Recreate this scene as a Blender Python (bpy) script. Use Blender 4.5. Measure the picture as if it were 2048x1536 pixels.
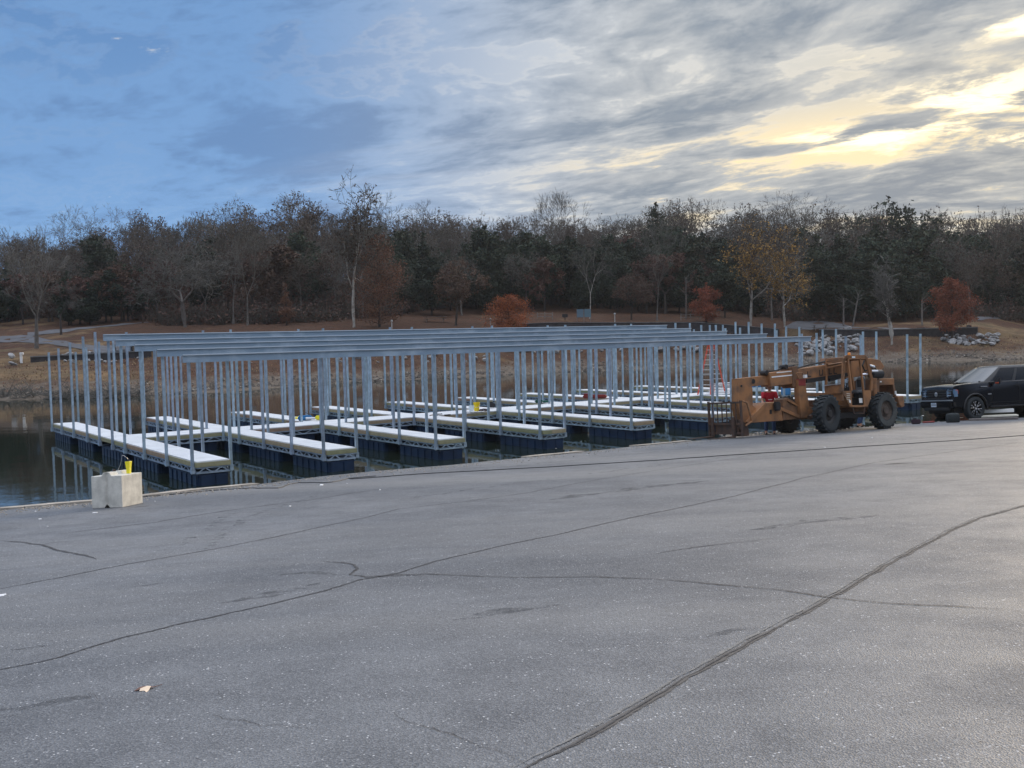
import bpy, bmesh, math, random
import numpy as np
from mathutils import Vector, Matrix, noise as mnoise
random.seed(7)
S = bpy.context.scene
COL = S.collection
for o in list(bpy.data.objects): bpy.data.objects.remove(o)

# ------------------------------------------------------------------ camera
F_PX, PITCH, ROLL, HC = 1983.3, 0.0455, 0.0250, 4.1
cp, sp, cr, sr = math.cos(PITCH), math.sin(PITCH), math.cos(ROLL), math.sin(ROLL)
FW = Vector((0, cp, -sp)); UP0 = Vector((0, sp, cp)); R0 = Vector((1, 0, 0))
RT = cr*R0 - sr*UP0; UP = sr*R0 + cr*UP0
CAMP = Vector((0, 0, HC))
cd = bpy.data.cameras.new('camera'); cam = bpy.data.objects.new('camera', cd); COL.objects.link(cam)
cd.sensor_width = 36; cd.lens = 36*F_PX/2048; cd.clip_end = 6000; cd.clip_start = 0.1
M = Matrix((RT, UP, -FW)).transposed().to_4x4(); M.translation = CAMP
cam.matrix_world = M
S.camera = cam
def ray(px, py): return FW + RT*((px-1024)/F_PX) - UP*((py-768)/F_PX)
def hit_plane(px, py, p0, n):
    d = ray(px, py); k = (Vector(p0)-CAMP).dot(n)/d.dot(n)
    return CAMP + d*k
def at_depth(px, py, D):
    d = ray(px, py); return CAMP + d*(D/d.y)

# ------------------------------------------------------------------ light
SUN_AZ, SUN_EL = math.radians(38), math.radians(13)
W = bpy.data.worlds.new('World'); S.world = W; W.use_nodes = True
def build_sky():
    nt = W.node_tree; nt.nodes.clear(); N = nt.nodes.new; L = nt.links.new
    def val(v):
        n = N('ShaderNodeValue'); n.outputs[0].default_value = v; return n.outputs[0]
    def m(op, a, b=None, c=None, clamp=False):
        n = N('ShaderNodeMath'); n.operation = op; n.use_clamp = clamp
        for i, s in enumerate((a, b, c)):
            if s is None: continue
            if isinstance(s, (int, float)): n.inputs[i].default_value = s
            else: L(s, n.inputs[i])
        return n.outputs[0]
    def sm(x, a, b):
        n = N('ShaderNodeMapRange'); n.interpolation_type = 'SMOOTHSTEP'
        L(x, n.inputs[0]); n.inputs[1].default_value = a; n.inputs[2].default_value = b
        return n.outputs[0]
    def mix(f, a, b, mode='MIX'):
        n = N('ShaderNodeMix'); n.data_type = 'RGBA'; n.blend_type = mode; n.clamp_result = False
        if isinstance(f, (int, float)): n.inputs[0].default_value = f
        else: L(f, n.inputs[0])
        for i, s in ((6, a), (7, b)):
            if isinstance(s, tuple): n.inputs[i].default_value = (*s, 1)
            else: L(s, n.inputs[i])
        return n.outputs[2]
    tc = N('ShaderNodeTexCoord'); sx = N('ShaderNodeSeparateXYZ'); L(tc.outputs['Generated'], sx.inputs[0])
    X, Y, Z = sx.outputs
    az = m('ARCTAN2', X, Y)                    # + to the right of the view
    el = m('ARCSINE', Z)
    zz = m('MAXIMUM', Z, 0.0)
    den = m('ADD', zz, 0.12)
    U = m('DIVIDE', X, den); V = m('DIVIDE', Y, den)
    def vec(a, b, c=0.0):
        n = N('ShaderNodeCombineXYZ')
        for i, s in enumerate((a, b, c)):
            if isinstance(s, (int, float)): n.inputs[i].default_value = s
            else: L(s, n.inputs[i])
        return n.outputs[0]
    def noise(v, scale, detail, rough, dist=0.0):
        n = N('ShaderNodeTexNoise'); L(v, n.inputs['Vector']); n.inputs['Scale'].default_value = scale
        n.inputs['Detail'].default_value = detail; n.inputs['Roughness'].default_value = rough
        n.inputs['Distortion'].default_value = dist; return n.outputs[0]
    # a broken cloud deck seen in perspective, its bands climbing to the right
    def lobe(a0, e0, ra, re):
        da = m('DIVIDE', m('SUBTRACT', az, a0), ra); de = m('DIVIDE', m('SUBTRACT', el, e0), re)
        d2 = m('ADD', m('MULTIPLY', da, da), m('MULTIPLY', de, de))
        return m('EXPONENT', m('MULTIPLY', d2, -1.0))
    Q = vec(m('MULTIPLY', U, 0.85), m('ADD', V, m('MULTIPLY', U, 0.34)), 2.9)
    wq = N('ShaderNodeTexNoise'); L(Q, wq.inputs['Vector']); wq.inputs['Scale'].default_value = 0.9; wq.inputs['Detail'].default_value = 3
    wv = N('ShaderNodeVectorMath'); wv.operation = 'MULTIPLY_ADD'; L(wq.outputs['Color'], wv.inputs[0]); wv.inputs[1].default_value = (0.45, 0.6, 0); L(Q, wv.inputs[2])
    f = noise(wv.outputs[0], 1.9, 12, 0.62, 0.0)
    f2 = noise(wv.outputs[0], 0.75, 6, 0.5, 0.0)
    f3 = noise(wv.outputs[0], 6.0, 10, 0.64, 0.0)
    f4 = noise(vec(m('MULTIPLY', U, 0.30), m('ADD', V, m('MULTIPLY', U, 0.30)), 8.8), 1.1, 9, 0.58, 0.3)
    dens = m('ADD', m('ADD', m('MULTIPLY', f, 0.56), m('MULTIPLY', f2, 0.22)), m('MULTIPLY', f3, 0.22))
    sky = N('ShaderNodeTexSky'); sky.sky_type = 'NISHITA'; sky.sun_disc = False
    sky.sun_elevation = SUN_EL; sky.sun_rotation = SUN_AZ; sky.air_density = 1.0; sky.dust_density = 0.6
    nish = mix(1.0, sky.outputs[0], (0.05, 0.05, 0.05), 'MULTIPLY')
    blue = mix(sm(el, 0.05, 0.34), (0.235, 0.45, 0.80), (0.135, 0.29, 0.585))
    blue = mix(0.10, blue, nish)
    right = sm(az, -0.27, 0.16)
    g1 = lobe(0.56, 0.17, 0.42, 0.17)
    r1 = lobe(0.465, 0.208, 0.085, 0.022); r2 = lobe(0.36, 0.180, 0.09, 0.013); r3 = lobe(0.49, 0.165, 0.05, 0.012); r4 = lobe(0.49, 0.258, 0.04, 0.009)
    rr = m('MAXIMUM', m('MAXIMUM', r1, m('MULTIPLY', r2, 0.8)), m('MAXIMUM', r3, r4))
    low = lobe(0.36, 0.150, 0.34, 0.062)
    cloud = sm(m('SUBTRACT', dens, m('MULTIPLY', rr, 0.060)), 0.430, 0.490)
    thick = sm(dens, 0.470, 0.565)
    # colours of gaps, of thin cloud and of thick cloud
    gapc = mix(right, blue, (0.60, 0.66, 0.74))
    gapc = mix(m('MULTIPLY', g1, 0.8, None, True), gapc, (0.92, 0.78, 0.52))
    gapc = mix(sm(low, 0.20, 0.8), gapc, (1.10, 0.90, 0.56))
    rag = m('ADD', rr, m('MULTIPLY', m('SUBTRACT', 0.475, m('ADD', m('MULTIPLY', dens, 0.5), m('MULTIPLY', f3, 0.5))), 3.2))
    gapc = mix(sm(rag, 0.28, 0.80), gapc, (1.9, 1.62, 1.05))
    thin = mix(right, (0.205, 0.385, 0.69), (0.50, 0.54, 0.59)); thin = mix(m('MULTIPLY', g1, 0.50), thin, (0.66, 0.60, 0.48))
    thk = mix(right, (0.135, 0.255, 0.49), (0.225, 0.290, 0.375)); thk = mix(m('MULTIPLY', g1, 0.50), thk, (0.40, 0.38, 0.36))
    cl = mix(thick, thin, thk)
    cl = mix(m('MULTIPLY', sm(f3, 0.50, 0.70), m('ADD', m('MULTIPLY', right, 0.35), 0.10)), cl, thin)
    amt = m('ADD', m('MULTIPLY', right, 0.28), 0.70)
    base = mix(m('MULTIPLY', cloud, amt), gapc, cl)
    # silver edges and long pale veils
    ed = m('SUBTRACT', 1.0, m('ABSOLUTE', m('DIVIDE', m('SUBTRACT', dens, 0.447), 0.018)), None, True)
    base = mix(m('MULTIPLY', ed, m('ADD', m('MULTIPLY', right, 0.35), 0.05)), base, mix(g1, (0.72, 0.75, 0.79), (1.10, 0.95, 0.70)))
    veil = m('MULTIPLY', sm(f4, 0.52, 0.68), sm(az, -0.36, -0.02))
    base = mix(m('MULTIPLY', veil, 0.32), base, mix(g1, (0.66, 0.69, 0.76), (0.86, 0.75, 0.54)))
    # unseen dome: brightened overhead to light the lot, dimmed low behind to darken reflections
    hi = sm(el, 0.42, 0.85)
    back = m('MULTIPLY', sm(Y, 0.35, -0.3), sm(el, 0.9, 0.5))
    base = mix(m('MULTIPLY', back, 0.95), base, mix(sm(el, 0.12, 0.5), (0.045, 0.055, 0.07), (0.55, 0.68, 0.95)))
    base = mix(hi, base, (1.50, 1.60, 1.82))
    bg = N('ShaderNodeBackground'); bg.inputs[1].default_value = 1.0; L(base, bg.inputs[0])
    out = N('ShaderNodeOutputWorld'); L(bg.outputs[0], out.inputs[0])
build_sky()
sd = bpy.data.lights.new('sun', 'SUN'); sd.energy = 2.6; sd.angle = math.radians(14); sd.color = (1.0, 0.80, 0.56)
sun = bpy.data.objects.new('sun', sd); COL.objects.link(sun)
sdir = Vector((math.sin(SUN_AZ)*math.cos(SUN_EL), math.cos(SUN_AZ)*math.cos(SUN_EL), math.sin(SUN_EL)))
sun.rotation_euler = sdir.to_track_quat('Z', 'Y').to_euler(); sun.location = (30, 40, 60)
S.view_settings.view_transform = 'Standard'; S.view_settings.look = 'None'
S.view_settings.exposure = 0.0; S.view_settings.gamma = 1.0
S.render.engine = 'CYCLES'; S.cycles.max_bounces = 8; S.cycles.volume_bounces = 0; S.cycles.transparent_max_bounces = 16

# ------------------------------------------------------------------ materials
def node_mat(name):
    m = bpy.data.materials.new(name); m.use_nodes = True
    nt = m.node_tree; b = nt.nodes['Principled BSDF']; return m, nt, b
def mat(name, col, rough=0.7, metal=0.0, var=0.0, vscale=3.0, bump=0.0, bscale=40.0, col2=None, objrand=0.0, spec=None, coat=0.0, detail=6, thr=None):
    m, nt, b = node_mat(name); N = nt.nodes.new; L = nt.links.new
    b.inputs['Roughness'].default_value = rough; b.inputs['Metallic'].default_value = metal
    if spec is not None: b.inputs['Specular IOR Level'].default_value = spec
    if coat: b.inputs['Coat Weight'].default_value = coat; b.inputs['Coat Roughness'].default_value = 0.05
    b.inputs['Base Color'].default_value = (*col, 1)
    tc = N('ShaderNodeTexCoord')
    cur = None
    if var or col2:
        n = N('ShaderNodeTexNoise'); n.inputs['Scale'].default_value = vscale; n.inputs['Detail'].default_value = detail
        n.inputs['Roughness'].default_value = 0.6
        L(tc.outputs['Object'], n.inputs['Vector'])
        r = N('ShaderNodeMapRange'); lo, hi = thr or (0.35, 0.65)
        r.inputs[1].default_value = lo; r.inputs[2].default_value = hi; L(n.outputs[0], r.inputs[0])
        mx = N('ShaderNodeMix'); mx.data_type = 'RGBA'
        c2 = col2 or tuple(c*(1-var) for c in col); c1 = col if col2 else tuple(min(1, c*(1+var*0.6)) for c in col)
        mx.inputs[6].default_value = (*c1, 1); mx.inputs[7].default_value = (*c2, 1)
        L(r.outputs[0], mx.inputs[0]); cur = mx.outputs[2]
    if objrand:
        oi = N('ShaderNodeObjectInfo'); hs = N('ShaderNodeHueSaturation')
        r = N('ShaderNodeMapRange'); r.inputs[3].default_value = 1-objrand; r.inputs[4].default_value = 1+objrand
        L(oi.outputs['Random'], r.inputs[0]); L(r.outputs[0], hs.inputs['Value'])
        r2 = N('ShaderNodeMapRange'); r2.inputs[3].default_value = 0.485; r2.inputs[4].default_value = 0.515
        mm = N('ShaderNodeMath'); mm.operation = 'FRACT'; m2 = N('ShaderNodeMath'); m2.operation = 'MULTIPLY'; m2.inputs[1].default_value = 17.3
        L(oi.outputs['Random'], m2.inputs[0]); L(m2.outputs[0], mm.inputs[0]); L(mm.outputs[0], r2.inputs[0]); L(r2.outputs[0], hs.inputs['Hue'])
        if cur is not None: L(cur, hs.inputs['Color'])
        else: hs.inputs['Color'].default_value = (*col, 1)
        cur = hs.outputs[0]
    if cur is not None: L(cur, b.inputs['Base Color'])
    if bump:
        n = N('ShaderNodeTexNoise'); n.inputs['Scale'].default_value = bscale; n.inputs['Detail'].default_value = 5
        L(tc.outputs['Object'], n.inputs['Vector'])
        bp = N('ShaderNodeBump'); bp.inputs['Strength'].default_value = bump; bp.inputs['Distance'].default_value = 0.02
        L(n.outputs[0], bp.inputs['Height']); L(bp.outputs[0], b.inputs['Normal'])
    return m

def mat_asphalt():
    m, nt, b = node_mat('asphalt'); N = nt.nodes.new; L = nt.links.new
    tc = N('ShaderNodeTexCoord'); P = tc.outputs['Object']
    def noise(s, d=6, r=0.6, v=P):
        n = N('ShaderNodeTexNoise'); n.inputs['Scale'].default_value = s; n.inputs['Detail'].default_value = d; n.inputs['Roughness'].default_value = r
        L(v, n.inputs['Vector']); return n.outputs[0]
    def mr(x, a, b_, c, d):
        n = N('ShaderNodeMapRange'); L(x, n.inputs[0])
        for i, v in enumerate((a, b_, c, d)): n.inputs[i+1].default_value = v
        return n.outputs[0]
    def mixc(f, a, b_, mode='MIX'):
        n = N('ShaderNodeMix'); n.data_type = 'RGBA'; n.blend_type = mode
        if isinstance(f, float): n.inputs[0].default_value = f
        else: L(f, n.inputs[0])
        for i, s in ((6, a), (7, b_)):
            if isinstance(s, tuple): n.inputs[i].default_value = (*s, 1)
            else: L(s, n.inputs[i])
        return n.outputs[2]
    patch = noise(0.22, 5, 0.6); patch2 = noise(1.3, 5, 0.65)
    c = mixc(mr(patch, 0.40, 0.60, 0, 1), (0.074, 0.080, 0.088), (0.150, 0.155, 0.161))
    c = mixc(mr(patch2, 0.40, 0.66, 0, 0.55), c, (0.050, 0.055, 0.064))
    # swept wheel bands parallel to the shore
    mp = N('ShaderNodeMapping'); mp.inputs['Rotation'].default_value = (0, 0, -0.62); mp.inputs['Scale'].default_value = (0.035, 0.42, 1)
    L(P, mp.inputs['Vector'])
    band = noise(1.0, 4, 0.55, mp.outputs[0])
    c = mixc(mr(band, 0.45, 0.66, 0, 0.7), c, (0.180, 0.178, 0.172))
    # aggregate
    v1 = N('ShaderNodeTexVoronoi'); v1.inputs['Scale'].default_value = 105; L(P, v1.inputs['Vector'])
    sc = N('ShaderNodeSeparateColor'); L(v1.outputs['Color'], sc.inputs[0])
    c = mixc(mr(sc.outputs[0], 0.0, 1.0, 0.0, 0.50), c, mixc(mr(sc.outputs[1], 0.25, 0.8, 0, 1), (0.028, 0.031, 0.038), (0.30, 0.31, 0.33)))
    v2 = N('ShaderNodeTexVoronoi'); v2.inputs['Scale'].default_value = 42; L(P, v2.inputs['Vector'])
    s2 = N('ShaderNodeSeparateColor'); L(v2.outputs['Color'], s2.inputs[0])
    near = mr(v2.outputs['Distance'], 0.16, 0.30, 1, 0)
    mu = N('ShaderNodeMath'); mu.operation = 'MULTIPLY'; L(near, mu.inputs[0]); L(mr(s2.outputs[2], 0.90, 0.93, 0, 1), mu.inputs[1])
    c = mixc(mu.outputs[0], c, (0.62, 0.62, 0.62))
    v3 = N('ShaderNodeTexVoronoi'); v3.inputs['Scale'].default_value = 21; L(P, v3.inputs['Vector'])
    s3 = N('ShaderNodeSeparateColor'); L(v3.outputs['Color'], s3.inputs[0])
    mu3 = N('ShaderNodeMath'); mu3.operation = 'MULTIPLY'; L(mr(v3.outputs['Distance'], 0.10, 0.2, 1, 0), mu3.inputs[0]); L(mr(s3.outputs[0], 0.93, 0.95, 0, 1), mu3.inputs[1])
    c = mixc(mu3.outputs[0], c, (0.03, 0.03, 0.035))
    L(c, b.inputs['Base Color'])
    L(mr(patch2, 0.3, 0.7, 0.62, 0.76), b.inputs['Roughness'])
    b.inputs['Specular IOR Level'].default_value = 0.55
    bp = N('ShaderNodeBump'); bp.inputs['Strength'].default_value = 0.9; bp.inputs['Distance'].default_value = 0.006
    add = N('ShaderNodeMath'); add.operation = 'ADD'; L(v1.outputs['Distance'], add.inputs[0]); L(noise(60, 4), add.inputs[1])
    L(add.outputs[0], bp.inputs['Height']); L(bp.outputs[0], b.inputs['Normal'])
    return m
def mat_strip(name, c1, c2, solid=0.45, ns=9.0):
    """ragged-edged dirt or tar line: opacity breaks up towards the strip's edge"""
    m, nt, b = node_mat(name); N = nt.nodes.new; L = nt.links.new
    tc = N('ShaderNodeTexCoord'); at = N('ShaderNodeAttribute'); at.attribute_name = 'edge'
    n = N('ShaderNodeTexNoise'); n.inputs['Scale'].default_value = ns; n.inputs['Detail'].default_value = 8; n.inputs['Roughness'].default_value = 0.75
    L(tc.outputs['Object'], n.inputs['Vector'])
    a = N('ShaderNodeMath'); a.operation = 'MULTIPLY_ADD'; a.inputs[1].default_value = 2.2; L(n.outputs[0], a.inputs[0]); L(at.outputs['Fac'], a.inputs[2])
    r = N('ShaderNodeMapRange'); r.inputs[1].default_value = 1.15+solid; r.inputs[2].default_value = 1.75+solid; L(a.outputs[0], r.inputs[0])
    mx = N('ShaderNodeMix'); mx.data_type = 'RGBA'; mx.inputs[6].default_value = (*c1, 1); mx.inputs[7].default_value = (*c2, 1)
    n2 = N('ShaderNodeTexNoise'); n2.inputs['Scale'].default_value = 30; L(tc.outputs['Object'], n2.inputs['Vector']); L(n2.outputs[0], mx.inputs[0])
    L(mx.outputs[2], b.inputs['Base Color']); b.inputs['Roughness'].default_value = 0.9
    L(r.outputs[0], b.inputs['Alpha'])
    return m
def mat_ground():
    m, nt, b = node_mat('bank_ground'); N = nt.nodes.new; L = nt.links.new
    tc = N('ShaderNodeTexCoord'); P = tc.outputs['Object']; sx = N('ShaderNodeSeparateXYZ'); L(P, sx.inputs[0])
    def noise(s, d=7, r=0.62, sc=None):
        v = P
        if sc:
            mp = N('ShaderNodeMapping'); mp.inputs['Scale'].default_value = sc; L(P, mp.inputs['Vector']); v = mp.outputs[0]
        n = N('ShaderNodeTexNoise'); n.inputs['Scale'].default_value = s; n.inputs['Detail'].default_value = d; n.inputs['Roughness'].default_value = r
        L(v, n.inputs['Vector']); return n.outputs[0]
    def mr(x, a, b_, c, d):
        n = N('ShaderNodeMapRange'); L(x, n.inputs[0])
        for i, v in enumerate((a, b_, c, d)): n.inputs[i+1].default_value = v
        return n.outputs[0]
    def mixc(f, a, b_):
        n = N('ShaderNodeMix'); n.data_type = 'RGBA'
        if isinstance(f, float): n.inputs[0].default_value = f
        else: L(f, n.inputs[0])
        for i, s in ((6, a), (7, b_)):
            if isinstance(s, tuple): n.inputs[i].default_value = (*s, 1)
            else: L(s, n.inputs[i])
        return n.outputs[2]
    grass = mixc(mr(noise(0.35, 6), 0.38, 0.62, 0, 1), (0.215, 0.140, 0.074), (0.115, 0.082, 0.046))
    litter = mixc(mr(noise(1.4, 8, 0.7), 0.35, 0.65, 0, 1), (0.110, 0.052, 0.030), (0.052, 0.032, 0.022))  # leaf litter, its brown also deepened to stand for shade under the trees
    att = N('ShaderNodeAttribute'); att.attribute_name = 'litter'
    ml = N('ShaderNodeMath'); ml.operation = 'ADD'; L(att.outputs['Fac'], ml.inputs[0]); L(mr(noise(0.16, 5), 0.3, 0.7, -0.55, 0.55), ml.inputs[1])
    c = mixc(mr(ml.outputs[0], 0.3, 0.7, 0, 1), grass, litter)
    c = mixc(mr(noise(0.9, 8, 0.7, (0.35, 1, 1)), 0.52, 0.7, 0, 0.6), c, (0.075, 0.055, 0.038))
    c = mixc(mr(noise(7, 5, 0.7), 0.60, 0.70, 0, 0.5), c, (0.36, 0.29, 0.20))
    # bare mud and gravel near the waterline
    zn = N('ShaderNodeMath'); zn.operation = 'ADD'; L(sx.outputs[2], zn.inputs[0]); L(mr(noise(0.5, 6), 0.3, 0.7, -0.5, 0.5), zn.inputs[1])
    mud = mixc(mr(noise(2.5, 8, 0.75), 0.4, 0.62, 0, 1), (0.115, 0.092, 0.072), (0.20, 0.165, 0.13))
    c = mixc(mr(zn.outputs[0], 0.55, 1.3, 1, 0), c, mud)
    at2 = N('ShaderNodeAttribute'); at2.attribute_name = 'gravel'
    grav = mixc(mr(noise(9, 8, 0.8), 0.36, 0.62, 0, 1), (0.26, 0.22, 0.165), (0.46, 0.40, 0.31))
    c = mixc(at2.outputs['Fac'], c, grav)
    L(c, b.inputs['Base Color']); b.inputs['Roughness'].default_value = 0.95; b.inputs['Specular IOR Level'].default_value = 0.15
    bp = N('ShaderNodeBump'); bp.inputs['Strength'].default_value = 1.0; bp.inputs['Distance'].default_value = 0.25
    L(noise(2.2, 8, 0.75), bp.inputs['Height']); L(bp.outputs[0], b.inputs['Normal'])
    return m
def mat_water():
    m, nt, b = node_mat('lake_water'); N = nt.nodes.new; L = nt.links.new
    b.inputs['Base Color'].default_value = (0.013, 0.019, 0.013, 1); b.inputs['Roughness'].default_value = 0.035
    b.inputs['IOR'].default_value = 1.33; b.inputs['Specular IOR Level'].default_value = 0.5
    tc = N('ShaderNodeTexCoord')
    def nz(s, sc, d):
        mp = N('ShaderNodeMapping'); mp.inputs['Scale'].default_value = sc; L(tc.outputs['Object'], mp.inputs['Vector'])
        n = N('ShaderNodeTexNoise'); n.inputs['Scale'].default_value = s; n.inputs['Detail'].default_value = d; L(mp.outputs[0], n.inputs['Vector']); return n.outputs[0]
    a = N('ShaderNodeMath'); a.operation = 'MULTIPLY_ADD'; a.inputs[1].default_value = 0.35
    L(nz(3.0, (1, 0.8, 1), 3), a.inputs[0]); L(nz(0.5, (0.7, 1, 1), 2), a.inputs[2])
    bp = N('ShaderNodeBump'); bp.inputs['Strength'].default_value = 0.12; bp.inputs['Distance'].default_value = 0.05
    L(a.outputs[0], bp.inputs['Height']); L(bp.outputs[0], b.inputs['Normal'])
    return m
def mat_rim():
    m, nt, b = node_mat('treated_lumber'); N = nt.nodes.new; L = nt.links.new
    tc = N('ShaderNodeTexCoord'); mp = N('ShaderNodeMapping'); mp.inputs['Scale'].default_value = (0.38, 0.38, 0.0)
    L(tc.outputs['Object'], mp.inputs['Vector'])
    fl = N('ShaderNodeVectorMath'); fl.operation = 'FLOOR'; L(mp.outputs[0], fl.inputs[0])
    wn = N('ShaderNodeTexWhiteNoise'); wn.noise_dimensions = '3D'; L(fl.outputs[0], wn.inputs['Vector'])
    cr_ = N('ShaderNodeValToRGB'); e = cr_.color_ramp.elements; e[0].color = (0.33, 0.34, 0.19, 1); e[1].color = (0.38, 0.25, 0.175, 1)
    e2 = e.new(0.5); e2.color = (0.46, 0.40, 0.25, 1); L(wn.outputs['Value'], cr_.inputs[0])
    n = N('ShaderNodeTexNoise'); n.inputs['Scale'].default_value = 6; n.inputs['Detail'].default_value = 6; L(tc.outputs['Object'], n.inputs['Vector'])
    mx = N('ShaderNodeMix'); mx.data_type = 'RGBA'; mx.blend_type = 'MULTIPLY'; mx.inputs[0].default_value = 0.5
    L(cr_.outputs[0], mx.inputs[6]); L(n.outputs[0], mx.inputs[7]); L(mx.outputs[2], b.inputs['Base Color'])
    b.inputs['Roughness'].default_value = 0.8
    return m
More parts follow.
